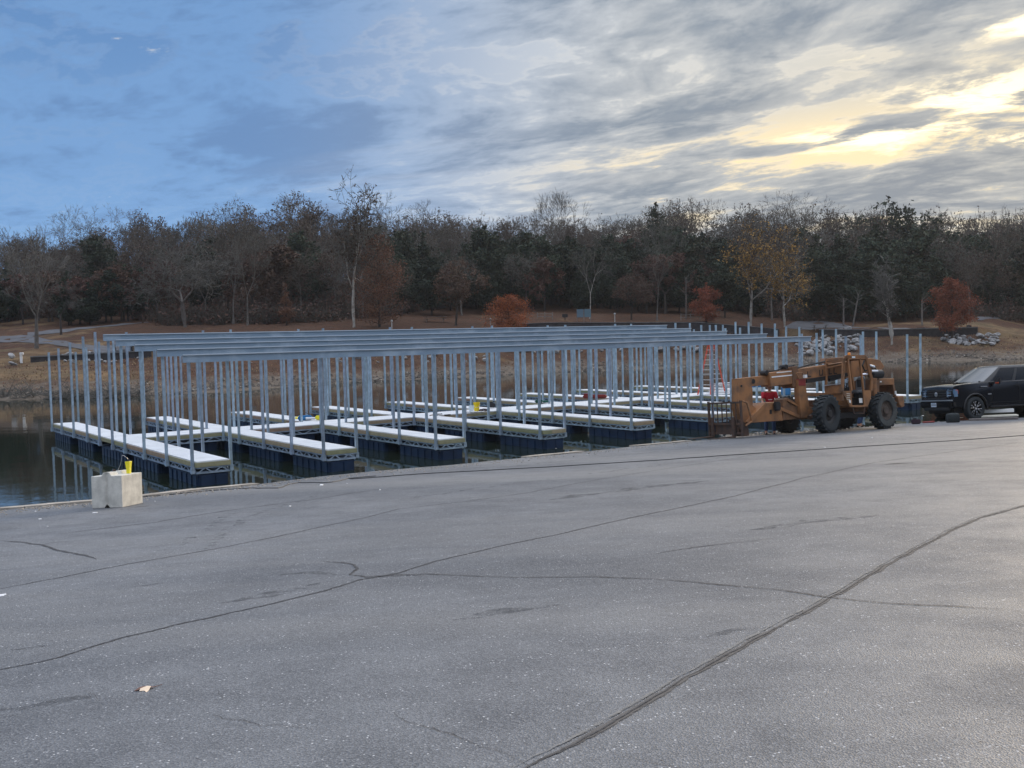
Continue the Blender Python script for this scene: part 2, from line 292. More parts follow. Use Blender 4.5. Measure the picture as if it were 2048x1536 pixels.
MT = dict(
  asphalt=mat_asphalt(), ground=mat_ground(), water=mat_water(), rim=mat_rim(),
  road=mat('park_road', (0.085, 0.085, 0.092), 0.9, var=0.25, vscale=0.6),
  concrete=mat('concrete', (0.58, 0.56, 0.50), 0.88, var=0.22, vscale=5, bump=0.35, bscale=30),
  conc_grey=mat('curb_concrete', (0.36, 0.32, 0.27), 0.9, var=0.4, vscale=2.5, bump=0.6, bscale=14),
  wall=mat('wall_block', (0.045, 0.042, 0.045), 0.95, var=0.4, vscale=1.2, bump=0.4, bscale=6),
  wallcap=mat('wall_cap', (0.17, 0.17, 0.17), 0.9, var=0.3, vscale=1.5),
  galv=mat('galvanised_steel', (0.37, 0.465, 0.56), 0.42, metal=0.45, var=0.30, vscale=3.5, objrand=0.14),
  galvlip_lit=mat('lit_galvanised_lip', (0.62, 0.70, 0.78), 0.4, metal=0.3),  # beams' upper lip: its lit highlight painted as a lighter steel
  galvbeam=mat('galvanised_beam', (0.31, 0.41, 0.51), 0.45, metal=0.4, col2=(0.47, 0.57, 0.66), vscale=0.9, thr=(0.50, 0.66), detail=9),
  deck=mat('white_decking', (0.62, 0.645, 0.67), 0.6, var=0.10, vscale=1.5),
  float=mat('navy_float_plastic', (0.006, 0.023, 0.060), 0.5, var=0.3, vscale=1.5),
  bark=mat('grey_bark', (0.135, 0.120, 0.108), 0.95, var=0.35, vscale=2.0, objrand=0.25),
  barkdk=mat('dark_bark', (0.050, 0.040, 0.034), 0.95, var=0.3, vscale=2.0, objrand=0.2),
  barkpale=mat('pale_sycamore_bark', (0.38, 0.36, 0.32), 0.85, col2=(0.20, 0.17, 0.14), vscale=1.3, thr=(0.45, 0.6)),
  twig=mat('bare_twigs', (0.066, 0.056, 0.044), 0.95, objrand=0.3),
  rustbr=mat('rust_brown_foliage', (0.19, 0.082, 0.042), 0.9, col2=(0.10, 0.050, 0.030), vscale=0.5),
  twiggrey=mat('grey_twigs', (0.108, 0.104, 0.092), 0.95, objrand=0.2),
  twigpale=mat('pale_twigs', (0.34, 0.31, 0.28), 0.95),
  ever=mat('cedar_foliage', (0.017, 0.032, 0.019), 0.9, var=0.35, vscale=0.4, col2=(0.034, 0.044, 0.022), objrand=0.25),
  rust=mat('rust_foliage', (0.27, 0.080, 0.032), 0.9, col2=(0.15, 0.050, 0.022), vscale=0.5, objrand=0.15),
  orange=mat('orange_foliage', (0.42, 0.115, 0.030), 0.9, col2=(0.17, 0.055, 0.022), vscale=0.7),
  brown=mat('brown_oak_leaves', (0.100, 0.055, 0.036), 0.9, col2=(0.085, 0.045, 0.032), vscale=0.8, objrand=0.2),
  yellow=mat('yellow_leaves', (0.44, 0.26, 0.055), 0.85, col2=(0.15, 0.080, 0.028), vscale=0.7),
  straw=mat('dry_straw', (0.30, 0.22, 0.12), 0.9),
  dead=mat('dry_leaf', (0.080, 0.052, 0.036), 0.9, objrand=0.2),
  rock=mat('riprap_rock', (0.27, 0.265, 0.26), 0.9, var=0.35, vscale=2.2, bump=0.5, bscale=8, objrand=0.3),
  lull=mat('orange_machine_paint', (0.32, 0.145, 0.055), 0.65, col2=(0.115, 0.066, 0.040), vscale=2.2, bump=0.1, thr=(0.42, 0.7)),
  lulldk=mat('grimy_machine_paint', (0.22, 0.105, 0.048), 0.7, col2=(0.10, 0.055, 0.032), vscale=3.0),
  rust_steel=mat('rusty_fork_steel', (0.105, 0.058, 0.040), 0.75, metal=0.2, col2=(0.05, 0.04, 0.036), vscale=4),
  black=mat('black_plastic', (0.012, 0.012, 0.014), 0.5),
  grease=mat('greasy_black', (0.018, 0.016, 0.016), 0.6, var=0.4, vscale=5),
  rubber=mat('tyre_rubber', (0.022, 0.027, 0.030), 0.85, var=0.3, vscale=4, bump=0.3, bscale=20),
  tyredirt=mat('dusty_tyre_wall', (0.060, 0.064, 0.062), 0.9, var=0.35, vscale=4),
  hub=mat('dirty_wheel_hub', (0.085, 0.062, 0.048), 0.8, var=0.4, vscale=6),
  chrome=mat('chrome', (0.80, 0.80, 0.82), 0.15, metal=1.0),
  silver=mat('silver_metal', (0.55, 0.56, 0.58), 0.35, metal=0.9),
  paint=mat('black_truck_paint', (0.004, 0.005, 0.008), 0.14, coat=0.25, spec=0.35),
  trim=mat('dark_trim', (0.020, 0.020, 0.022), 0.5),
  glass=mat('window_glass', (0.020, 0.028, 0.036), 0.05, spec=0.7, coat=0.6),
  sideglass=mat('tinted_side_glass', (0.004, 0.005, 0.007), 0.06, spec=0.3),
  lens=mat('headlight_lens', (0.11, 0.20, 0.31), 0.08, coat=1.0),
  amber=mat('amber_lens', (0.55, 0.10, 0.05), 0.25),
  beacon=mat('orange_beacon', (0.85, 0.28, 0.03), 0.3),
  plate=mat('number_plate', (0.55, 0.62, 0.70), 0.5),
  ink=mat('dark_ink', (0.05, 0.07, 0.12), 0.6),
  white=mat('white_paint', (0.80, 0.80, 0.78), 0.5, var=0.05),
  seat=mat('grey_seat', (0.16, 0.165, 0.175), 0.8), seatdk=mat('dark_seat', (0.03, 0.032, 0.036), 0.8),
  yell=mat('yellow_plastic', (0.80, 0.70, 0.02), 0.45),
  buck=mat('yellow_bucket', (0.80, 0.58, 0.01), 0.4),
  pail=mat('pale_pail', (0.70, 0.78, 0.80), 0.4),
  blue=mat('blue_plastic', (0.03, 0.19, 0.42), 0.5), green=mat('green_cloth', (0.01, 0.10, 0.07), 0.7),
  red=mat('red_plastic', (0.24, 0.028, 0.022), 0.55), ladder=mat('red_fibreglass', (0.62, 0.09, 0.05), 0.5),
  alum=mat('aluminium', (0.65, 0.66, 0.68), 0.35, metal=0.7),
  bag=mat('black_bag', (0.014, 0.020, 0.022), 0.8, var=0.3), maroon=mat('dark_cloth', (0.035, 0.018, 0.028), 0.85),
  cable=mat('black_cable', (0.012, 0.012, 0.014), 0.6),
  lumber=mat('pale_board', (0.66, 0.62, 0.52), 0.7, var=0.12), greyboard=mat('grey_board', (0.16, 0.14, 0.13), 0.85, var=0.3),
  skin=mat('skin', (0.42, 0.22, 0.15), 0.6), shirt=mat('red_shirt', (0.42, 0.012, 0.028), 0.85), jeans=mat('blue_jeans', (0.035, 0.065, 0.15), 0.9),
  jacket=mat('grey_jacket', (0.09, 0.10, 0.11), 0.9), cap=mat('brown_cap', (0.055, 0.035, 0.028), 0.85), shoe=mat('dark_boot', (0.03, 0.022, 0.018), 0.8),
  hair=mat('brown_hair', (0.035, 0.022, 0.014), 0.8),
  leafbr=mat('dead_oak_leaf', (0.25, 0.13, 0.08), 0.8, col2=(0.12, 0.06, 0.05), vscale=40), leafpale=mat('pale_leaf_underside', (0.80, 0.62, 0.45), 0.8),
  litter=mat('white_scrap', (0.75, 0.75, 0.74), 0.7), shorerock=mat('muddy_stone', (0.15, 0.128, 0.105), 0.95, var=0.5, vscale=2, objrand=0.1), dullwhite=mat('dull_white', (0.42, 0.42, 0.40), 0.8),
  bluesign=mat('pale_blue_panel', (0.10, 0.17, 0.21), 0.6, objrand=0.05),
  wood=mat('weathered_wood', (0.20, 0.18, 0.16), 0.9, var=0.3),
)
SEAM = mat_strip('seam_dirt', (0.088, 0.082, 0.078), (0.112, 0.104, 0.097), 0.38, 7.0)
TAR = mat_strip('tar_line', (0.034, 0.035, 0.040), (0.060, 0.060, 0.063), 0.42, 26.0)
RIDGE = mat_strip('seam_ridge', (0.17, 0.165, 0.155), (0.22, 0.21, 0.195), 0.55, 12.0)
SCUFF = mat_strip('tyre_scuff', (0.070, 0.076, 0.086), (0.09, 0.096, 0.104), 0.95, 5.0)
STAIN = mat_strip('dark_stain', (0.070, 0.075, 0.083), (0.090, 0.094, 0.102), 0.80, 3.0)

# ------------------------------------------------------------------ mesh helpers
def rotz(a): return Matrix.Rotation(a, 3, 'Z')
class MB:
    def __init__(s): s.v = []; s.f = []; s.m = []
    def add(s, vs, fs, mi=0):
        b = len(s.v); s.v += [tuple(v) for v in vs]; s.f += [tuple(i+b for i in f) for f in fs]; s.m += [mi]*len(fs); return s
    def box(s, c, d, rot=None, mi=0, taper=1.0):
        hx, hy, hz = d[0]/2, d[1]/2, d[2]/2; vs = []
        for z in (-1, 1):
            t = taper if z > 0 else 1
            for x, y in ((-1, -1), (1, -1), (1, 1), (-1, 1)): vs.append(Vector((x*hx*t, y*hy*t, z*hz)))
        if rot is not None: vs = [rot @ v for v in vs]
        c = Vector(c)
        return s.add([v+c for v in vs], [(3, 2, 1, 0), (4, 5, 6, 7), (0, 1, 5, 4), (1, 2, 6, 5), (2, 3, 7, 6), (3, 0, 4, 7)], mi)
    def cbox(s, c, d, b=0.02, rot=None, mi=0):
        """box with chamfered edges"""
        bm = bmesh.new(); bmesh.ops.create_cube(bm, size=1)
        for v in bm.verts: v.co = Vector((v.co.x*d[0], v.co.y*d[1], v.co.z*d[2]))
        bmesh.ops.bevel(bm, geom=bm.edges[:], offset=b, segments=2, affect='EDGES')
        bm.verts.index_update(); vs = [v.co.copy() for v in bm.verts]; fs = [[v.index for v in f.verts] for f in bm.faces]; bm.free()
        if rot is not None: vs = [rot @ v for v in vs]
        c = Vector(c); return s.add([v+c for v in vs], fs, mi)
    def beam(s, p, q, w, h, mi=0, up=Vector((0, 0, 1))):
        p, q = Vector(p), Vector(q); a = (q-p); 
        if a.length < 1e-6: return s
        a.normalize(); up = Vector(up)
        if abs(a.dot(up)) > 0.98: up = Vector((1, 0, 0))
        b = a.cross(up).normalized(); c = b.cross(a)
        vs = [e + b*(x*w/2) + c*(y*h/2) for e in (p, q) for x, y in ((-1, -1), (1, -1), (1, 1), (-1, 1))]
        return s.add(vs, [(3, 2, 1, 0), (4, 5, 6, 7), (0, 1, 5, 4), (1, 2, 6, 5), (2, 3, 7, 6), (3, 0, 4, 7)], mi)
    def tube(s, p, q, r0, r1=None, n=8, cap=True, mi=0):
        r1 = r0 if r1 is None else r1; p, q = Vector(p), Vector(q); a = q-p
        if a.length < 1e-7: return s
        a.normalize(); t = Vector((0, 0, 1)) if abs(a.z) < 0.9 else Vector((1, 0, 0))
        b = a.cross(t).normalized(); c = a.cross(b)
        vs = [e + (b*math.cos(2*math.pi*i/n)+c*math.sin(2*math.pi*i/n))*r for e, r in ((p, r0), (q, r1)) for i in range(n)]
        fs = [(i, (i+1) % n, n+(i+1) % n, n+i) for i in range(n)]
        if cap: fs += [tuple(range(n))[::-1], tuple(range(n, 2*n))]
        return s.add(vs, fs, mi)
    def path(s, pts, r, n=6, mi=0):
        for a, b in zip(pts[:-1], pts[1:]): s.tube(a, b, r, r, n, True, mi)
        return s
    def prism(s, poly, n, t, mi=0):
        """planar polygon (3-D points) thickened along n by t"""
        k = len(poly); n = Vector(n); P = [Vector(p) for p in poly]; Q = [p+n*t for p in P]
        return s.add(P+Q, [tuple(range(k)), tuple(range(k, 2*k))[::-1]]+[((i+1) % k, i, k+i, k+(i+1) % k) for i in range(k)], mi)
    def lathe(s, prof, c=(0, 0, 0), axis='Z', n=24, mi=0, closed=False):
        c = Vector(c); vs = []; k = len(prof)
        for i in range(n):
            a = 2*math.pi*i/n
            for r, h in prof:
                if axis == 'Z': v = Vector((r*math.cos(a), r*math.sin(a), h))
                elif axis == 'Y': v = Vector((r*math.cos(a), h, r*math.sin(a)))
                else: v = Vector((h, r*math.cos(a), r*math.sin(a)))
                vs.append(v+c)
        fs = []
        for i in range(n):
            j = (i+1) % n
            for q in range(k-1 if not closed else k):
                w = (q+1) % k
                fs.append((i*k+q, j*k+q, j*k+w, i*k+w))
        return s.add(vs, fs, mi)
    def build(s, name, mats, parent=None, smooth=False, bevel=0, loc=None, autos=False):
        me = bpy.data.meshes.new(name); me.from_pydata(s.v, [], s.f)
        if not isinstance(mats, (list, tuple)): mats = [mats]
        for m in mats: me.materials.append(MT[m] if isinstance(m, str) else m)
        if len(mats) > 1: me.polygons.foreach_set('material_index', s.m)
        if smooth: me.polygons.foreach_set('use_smooth', [True]*len(me.polygons))
        bm = bmesh.new(); bm.from_mesh(me)
        if len(bm.faces) < 4000: bmesh.ops.recalc_face_normals(bm, faces=bm.faces[:])
        bm.to_mesh(me); bm.free(); me.update()
        o = bpy.data.objects.new(name, me); COL.objects.link(o)
        if parent is not None: o.parent = parent
        if loc is not None: o.location = loc
        if bevel:
            b = o.modifiers.new('bevel', 'BEVEL'); b.width = bevel; b.segments = 2; b.limit_method = 'ANGLE'; b.angle_limit = math.radians(40)
        if autos: me.set_sharp_from_angle(angle=math.radians(35)) if hasattr(me, 'set_sharp_from_angle') else None
        return o
def tag(o, label, cat, group=None, kind=None):
    if label: o['label'] = label
    if cat: o['category'] = cat
    if group: o['group'] = group
    if kind: o['kind'] = kind
    return o
def empty(name, label, cat, loc=(0, 0, 0), rz=0, group=None, mw=None):
    o = bpy.data.objects.new(name, None); COL.objects.link(o); o.empty_display_size = 0.2
    if mw is not None: o.matrix_world = mw
    else: o.location = loc; o.rotation_euler = (0, 0, rz)
    return tag(o, label, cat, group)
def dup(root, loc, rz, sc, label, group):
    r = root.copy(); COL.objects.link(r); r.location = loc; r.rotation_euler = (0, 0, rz); r.scale = sc
    if label: r['label'] = label
    if group: r['group'] = group
    for c in list(root.children):
        d = c.copy(); COL.objects.link(d); d.parent = r
    return r
# ------------------------------------------------------------------ ground
PA, PB, PC = 0.020, -0.0662, 2.5
PN = Vector((-PA, -PB, 1)).normalized(); P0 = Vector((0, 0, PC))
def lot(px, py, dz=0.0): return hit_plane(px, py, P0+Vector((0, 0, dz)), PN)
def lotz(x, y): return PC+PA*x+PB*y
EDGE_IMG = [(-420, 1058), (-100, 1027), (0, 1019), (185, 1004), (284, 993), (400, 980), (512, 969), (634, 954), (751, 942), (900, 930), (1000, 920), (1134, 907),
            (1295, 890), (1427, 878), (1498, 872), (1655, 862), (1810, 847), (2048, 835), (2200, 828), (2500, 815)]
EDGE = [lot(*p) for p in EDGE_IMG]
EX = np.array([[p.x, p.y] for p in EDGE])
GRAV = np.interp(range(len(EDGE)), [0, 11, 13, 14, 15, 16, 19], [0.25, 0.3, 0.5, 1.0, 1.6, 2.2, 3.0])
def edge_sd(x, y):
    """signed distance beyond the lot's edge (+ on the lake side) and the gravel width there"""
    best = np.full(x.shape, 1e9); g = np.zeros(x.shape)
    ext = np.vstack([EX[0]+(EX[0]-EX[1])*60, EX, EX[-1]+(EX[-1]-EX[-2])*60]); ge = np.concatenate([[GRAV[0]], GRAV, [GRAV[-1]]])
    sgn = np.zeros(x.shape)
    for i in range(len(ext)-1):
        a, b = ext[i], ext[i+1]; d = b-a; L2 = (d**2).sum()
        t = np.clip(((x-a[0])*d[0]+(y-a[1])*d[1])/L2, 0, 1)
        dx, dy = x-a[0]-t*d[0], y-a[1]-t*d[1]; dist = np.hypot(dx, dy)
        cr_ = d[0]*(y-a[1])-d[1]*(x-a[0]); m = dist < best
        best = np.where(m, dist, best); sgn = np.where(m, np.sign(cr_), sgn); g = np.where(m, ge[i]*(1-t)+ge[i+1]*t, g)
    return best*sgn, g
UK = lambda px: (np.array(px)-1024)/F_PX
US = [-.9, -.517, -.416, -.315, -.214, -.113, -.012, .114, .241, .377, .517, .9]; DS = [84, 84.9, 82.3, 88.6, 97.1, 105.9, 113.3, 121.3, 128.5, 125, 123, 121]
WX = UK([0, 63, 285, 450, 600, 1000, 1045, 1100, 1400, 1560, 1750, 1956, 2048])
WD = [105, 105, 106, 113, 122, 137, 138.5, 140, 147, 146, 142, 138, 138]
WB = [2.9, 2.9, 3.0, 4.0, 4.9, 5.3, 4.6, 4.5, 4.5, 3.6, 3.0, 3.0, 2.4]
WT = [3.0, 3.28, 3.6, 4.2, 5.1, 5.5, 6.0, 6.1, 5.7, 4.4, 3.9, 3.9, 2.7]
SLK = UK([0, 600, 1400, 1700, 2048]); SL = [.100, .10, .10, .080, .082]
def far_z(x, y):
    yy = np.maximum(y, 1.0); u = x/yy; d = y
    ds = np.interp(u, US, DS); dw = np.interp(u, WX, WD); zb = np.interp(u, WX, WB); zt = np.interp(u, WX, WT); sl = np.interp(u, SLK, SL)
    ds = ds + 1.1*np.sin(x*0.31)+0.7*np.sin(x*0.83+1.7)
    s = np.clip((d-ds)/(dw-ds), 0, 1)
    z = np.where(d < ds, np.maximum((d-ds)*0.16, -1.9), zb*(0.35*s+0.65*s**1.25))
    z = np.where(d > dw+0.9, zt+sl*np.minimum(d-dw, 175), z)
    return z
def terrain(x, y):
    x = np.asarray(x, float); y = np.asarray(y, float)
    sd_, g = edge_sd(x, y)
    pl = np.minimum(PC+PA*x+PB*y, 6.0)-0.03
    near = np.where(sd_ < g, pl, np.maximum(pl-(sd_-g)*0.9, -2.0))
    near = np.where(y > 70, -2.0, near)
    return np.maximum(near, far_z(x, y))
def tz(x, y): return float(terrain(np.array([x]), np.array([y]))[0])
def march(px, py, d0=80, d1=420):
    d = ray(px, py); ds = np.linspace(d0, d1, 1700)
    X = d.x/d.y*ds; Z = HC+d.z/d.y*ds; T = terrain(X, ds)
    i = np.argmax(Z < T)
    if not (Z < T).any(): i = len(ds)-1
    return Vector((X[i], ds[i], T[i]))

gx = np.concatenate([[-1500, -900, -500, -300, -200], np.arange(-140, -72, 2.0), np.arange(-72, 92, 0.8), np.arange(92, 150, 2.0), [200, 300, 500, 900, 1500]])
gy = np.concatenate([[-1200, -600, -300, -120, -60, -30], np.arange(-16, 24, 1.6), np.arange(24, 52, 0.6), np.arange(52, 80, 3), np.arange(80, 150, 0.55), np.arange(150, 300, 2.5), [330, 400, 550, 800, 1200, 2500]])
GX, GY = np.meshgrid(gx, gy); GZ = terrain(GX, GY)
farm = (GY > 84) & (np.abs(GX) < 150)
rough = np.array([mnoise.noise(Vector((a*0.55, b*0.55, 0)))*0.16+mnoise.noise(Vector((a*0.16, b*0.16, 5)))*0.30 for a, b in zip(GX.ravel(), GY.ravel())]).reshape(GX.shape)
rough0 = rough*farm*np.clip((GZ+0.3)*1.2, 0, 1)
GZ = GZ+rough0
nx, ny = len(gx), len(gy)
me = bpy.data.meshes.new('ground')
idx = np.arange(nx*ny).reshape(ny, nx)
me.from_pydata(np.stack([GX, GY, GZ], -1).reshape(-1, 3).tolist(), [], np.stack([idx[:-1, :-1], idx[:-1, 1:], idx[1:, 1:], idx[1:, :-1]], -1).reshape(-1, 4).tolist())
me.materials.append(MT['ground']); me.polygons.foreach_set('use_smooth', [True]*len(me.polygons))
Ug = GX/np.maximum(GY, 1); 
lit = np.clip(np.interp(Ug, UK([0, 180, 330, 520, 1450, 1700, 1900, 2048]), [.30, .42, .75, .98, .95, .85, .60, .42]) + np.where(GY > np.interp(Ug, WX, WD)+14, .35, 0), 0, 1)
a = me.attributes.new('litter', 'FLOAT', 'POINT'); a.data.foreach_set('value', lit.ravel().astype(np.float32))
gr = ((GY < 70)).astype(np.float32); a = me.attributes.new('gravel', 'FLOAT', 'POINT'); a.data.foreach_set('value', gr.ravel())
g_ob = bpy.data.objects.new('ground', me); COL.objects.link(g_ob); tag(g_ob, None, None, None, 'structure')

w = MB().add([(-1500, -200, 0), (1500, -200, 0), (1500, 1200, 0), (-1500, 1200, 0)], [(0, 1, 2, 3)]).build('water', 'water'); tag(w, None, None, None, 'structure')

# asphalt lot: a planar sheet with a crumbling lake-side edge, thick at the rim
random.seed(3)
top = []
for a_, b_ in zip(EX[:-1], EX[1:]):
    n = max(2, int(np.hypot(*(b_-a_))/0.35))
    for i in range(n):
        t = i/n; p = a_*(1-t)+b_*t; nn = np.array([-(b_-a_)[1], (b_-a_)[0]]); nn = nn/np.hypot(*nn)
        p = p+nn*(mnoise.noise(Vector((p[0]*1.7, p[1]*1.7, 2)))*0.10+random.uniform(-.02, .02)); top.append(p)
top.append(EX[-1])
mb = MB(); k = len(top)
back = [np.array([-60, -40.0]), np.array([90, -40.0])]
poly = [Vector((p[0], p[1], lotz(*p))) for p in top]+[Vector((90, -40, lotz(90, -40))), Vector((-60, -40, lotz(-60, -40)))]
vs = poly+[Vector((p.x, p.y, p.z-0.09)) for p in poly[:k]]
mb.add(vs, [tuple(range(len(poly)))[::-1]]+[(i, i+1, len(poly)+i+1, len(poly)+i) for i in range(k-1)])
asph = mb.build('parking_lot', 'asphalt'); tag(asph, None, None, None, 'structure')

# concrete edging along the left part of the lot's rim
mb = MB()
sub = [i for i in range(k) if top[i][0] < 6.5]
for i in sub[:-1]:
    if mnoise.noise(Vector((i*0.13, 0, 8))) > (0.38 if top[i][0] < -6.3 else -0.02): continue
    p, q = top[i], top[i+1]; d = (q-p)/np.hypot(*(q-p)); nn = np.array([-d[1], d[0]])
    w_ = 0.20+0.05*mnoise.noise(Vector((i*0.3, 4, 0)))
    P = [p-nn*0.16, q-nn*0.16, q+nn*w_, p+nn*w_]; h = 0.035+0.015*mnoise.noise(Vector((i*0.21, 1, 0)))
    t_ = [Vector((c[0], c[1], lotz(*c)+h)) for c in P]; b__ = [Vector((c[0], c[1], lotz(*c)-0.5)) for c in P]
    mb.add(t_+b__, [(0, 1, 2, 3), (1, 0, 4, 5), (3, 2, 6, 7), (0, 3, 7, 4), (2, 1, 5, 6)])
kb = mb.build('kerb', 'conc_grey'); tag(kb, None, None, None, 'structure')

# cracks, seams and scuffs in the asphalt
def strip(name, pts, width, m, dz=0.004, wob=0.05, seed=0, step=0.05, wvar=0.35, shift=0.0):
    P = [lot(*p) for p in pts]; L_ = []
    for a_, b_ in zip(P[:-1], P[1:]):
        n = max(1, int((b_-a_).length/step)); L_ += [a_.lerp(b_, i/n) for i in range(n)]
    L_.append(P[-1]); vs = []; fs = []; ed = []
    cum = 0.0
    for i, p in enumerate(L_):
        if i: cum += (p-L_[i-1]).length
        d = (L_[min(i+1, len(L_)-1)]-L_[max(i-1, 0)]).normalized(); s = d.cross(Vector((0, 0, 1))).normalized()
        o = shift+mnoise.noise(Vector((cum*.9, seed, 0)))*wob*1.3+mnoise.noise(Vector((cum*4, seed, 7)))*wob*0.55+mnoise.noise(Vector((cum*13, seed, 9)))*wob*0.35
        wd = width*(1+wvar*mnoise.noise(Vector((cum*2.1, seed, 3)))*1.6)
        end = min(1, i*step/.5, (len(L_)-1-i)*step/.5); wd *= 0.15+0.85*end
        for k_, e in ((-1, 0), (-.45, 1), (.45, 1), (1, 0)):
            q = p+s*(o+k_*wd/2); vs.append((q.x, q.y, lotz(q.x, q.y)+dz)); ed.append(e)
        if i: b = (i-1)*4; fs += [(b+j, b+j+1, b+5+j, b+4+j) for j in range(3)]
    me = bpy.data.meshes.new(name); me.from_pydata(vs, [], fs); me.materials.append(m)
    at = me.attributes.new('edge', 'FLOAT', 'POINT'); at.data.foreach_set('value', ed)
    o = bpy.data.objects.new(name, me); COL.objects.link(o); tag(o, None, None, None, 'structure'); return o
main = [(1040, 1545), (1085, 1518), (1175, 1470), (1300, 1402), (1400, 1345), (1480, 1295), (1560, 1250), (1620, 1222), (1660, 1196), (1700, 1176), (1760, 1138), (1830, 1100), (1900, 1063), (1960, 1036), (2048, 1013), (2120, 1000)]
strip('pavement_seam', main, 0.070, SEAM, 0.004, 0.022, 1, wvar=0.5)
strip('pavement_seam', main, 0.035, RIDGE, 0.006, 0.022, 1, wvar=0.6, shift=-0.050)
strip('pavement_crack', main, 0.014, TAR, 0.008, 0.03, 1.02, 0.05, 0.7)
strip('pavement_crack', [(-60, 1352), (0, 1340), (110, 1318), (240, 1277), (370, 1245), (480, 1222), (560, 1205), (640, 1185), (720, 1160), (800, 1146), (870, 1122), (1024, 1088), (1120, 1068), (1240, 1040), (1340, 1020), (1470, 992), (1600, 958), (1750, 925), (1900, 904), (2048, 884)], 0.045, TAR, 0.004, 0.035, 2)
strip('pavement_crack', [(700, 1163), (760, 1155), (850, 1148), (1024, 1156), (1200, 1154), (1330, 1160), (1450, 1170), (1560, 1180), (1650, 1194), (1680, 1197), (1780, 1207), (1930, 1214), (2048, 1226)], 0.030, TAR, 0.006, 0.03, 3)
strip('pavement_crack', [(-40, 1186), (0, 1178), (120, 1155), (250, 1130), (350, 1112), (440, 1096), (560, 1072), (700, 1042), (800, 1018), (940, 1002), (1060, 985), (1180, 962), (1330, 938), (1480, 915), (1540, 903)], 0.036, TAR, 0.004, 0.035, 4)
strip('pavement_crack', [(0, 1082), (50, 1084), (90, 1092), (110, 1100), (150, 1108), (195, 1119)], 0.07, TAR, 0.005, 0.05, 5)
strip('pavement_crack', [(85, 1089), (110, 1085), (142, 1083)], 0.07, TAR, 0.006, 0.03, 6)
strip('pavement_crack', [(100, 1070), (300, 1046), (450, 1022), (640, 997), (760, 978)], 0.05, TAR, 0.004, 0.05, 7)
strip('pavement_crack', [(640, 1122), (700, 1128), (715, 1138), (700, 1150), (730, 1155), (790, 1150), (870, 1152)], 0.045, TAR, 0.006, 0.05, 8)
for i, pts in enumerate(([(435, 1378), (440, 1392), (445, 1400)], [(408, 1424), (440, 1440), (490, 1440), (520, 1452), (600, 1456), (650, 1458)],
        [(780, 1420), (820, 1442), (860, 1452), (905, 1462), (940, 1478), (980, 1495), (1024, 1506), (1080, 1512)], [(1180, 1490), (1240, 1508), (1300, 1520), (1360, 1530), (1430, 1545)],
        [(1000, 1505), (1050, 1530), (1085, 1545)], [(2000, 1470), (2050, 1476)], [(160, 1378), (195, 1388), (200, 1400)],
        [(1290, 1110), (1420, 1092), (1540, 1076)], [(1660, 995), (1780, 1005), (1900, 1012), (2000, 1016)])):
    strip('pavement_crack', pts, 0.012 if i != 7 else 0.03, TAR, 0.005, 0.06, 10+i, 0.04)
strip('pavement_crack', [(1770, 929), (1800, 927), (1830, 926)], 0.5, TAR, 0.005, 0.1, 40)
strip('tyre_scuff', [(330, 1108), (365, 1090), (390, 1070), (425, 1050), (470, 1025)], 0.30, SCUFF, 0.003, 0.1, 41)
strip('tyre_scuff', [(405, 1100), (430, 1082), (450, 1062), (500, 1030), (640, 990)], 0.26, SCUFF, 0.003, 0.1, 42)
strip('tyre_scuff', [(500, 975), (700, 960), (950, 940), (1200, 915), (1500, 885), (1900, 850)], 0.35, SCUFF, 0.003, 0.2, 43)
strip('tyre_scuff', [(800, 1000), (1100, 957), (1500, 908), (2000, 862)], 0.30, SCUFF, 0.003, 0.2, 44)

for i, (pts, wd) in enumerate((([(20, 1300), (60, 1296), (110, 1290)], .30), ([(0, 1420), (90, 1408), (180, 1398)], .5), ([(560, 1150), (620, 1145), (690, 1150)], .35), ([(420, 1210), (520, 1190), (640, 1166)], .45),
        ([(1330, 1290), (1460, 1268), (1570, 1250)], .22), ([(900, 1240), (1020, 1220), (1120, 1210)], .5), ([(230, 1180), (330, 1166)], .5), ([(1500, 1060), (1640, 1040), (1760, 1030)], .5), ([(240, 1020), (290, 1012), (330, 1008)], .35), ([(1100, 1000), (1280, 975), (1420, 962)], .6))):
    strip('pavement_stain', pts, wd, STAIN, 0.0025, 0.15, 60+i, 0.08, 0.6)
# ------------------------------------------------------------------ far shore: roads and walls
def conform(name, rows, m='road', lift=0.06, nu=26, nv=6):
    """a sheet between an upper and a lower edge, draped on the terrain"""
    xs = np.linspace(rows[0][0], rows[-1][0], nu); t_ = np.interp(xs, [r[0] for r in rows], [r[1] for r in rows]); b_ = np.interp(xs, [r[0] for r in rows], [r[2] for r in rows])
    vs = []; 
    for x, a, b in zip(xs, t_, b_):
        A, B = march(x, a), march(x, b)
        for j in range(nv):
            p = A.lerp(B, j/(nv-1)); n_ = mnoise.noise(Vector((p.x*0.55, p.y*0.55, 0)))*0.16+mnoise.noise(Vector((p.x*0.16, p.y*0.16, 5)))*0.30
            vs.append((p.x, p.y, tz(p.x, p.y)+lift+n_*1.0))
    fs = [(i*nv+j, (i+1)*nv+j, (i+1)*nv+j+1, i*nv+j+1) for i in range(nu-1) for j in range(nv-1)]
    o = MB().add(vs, fs).build(name, m, smooth=True); tag(o, None, None, None, 'structure'); return o
conform('road', [(-120, 672, 686), (0, 672, 685), (60, 671, 686), (150, 689, 697), (176, 690, 708), (205, 692, 711), (290, 696, 709), (330, 699, 706)])
conform('path', [(55, 668, 673), (115, 662, 666), (160, 657, 660), (240, 648.5, 651), (300, 645, 647.5)])
conform('road', [(1570, 652, 656), (1600, 641, 659), (1650, 644, 657), (1700, 652, 656.5), (1760, 656, 659)])
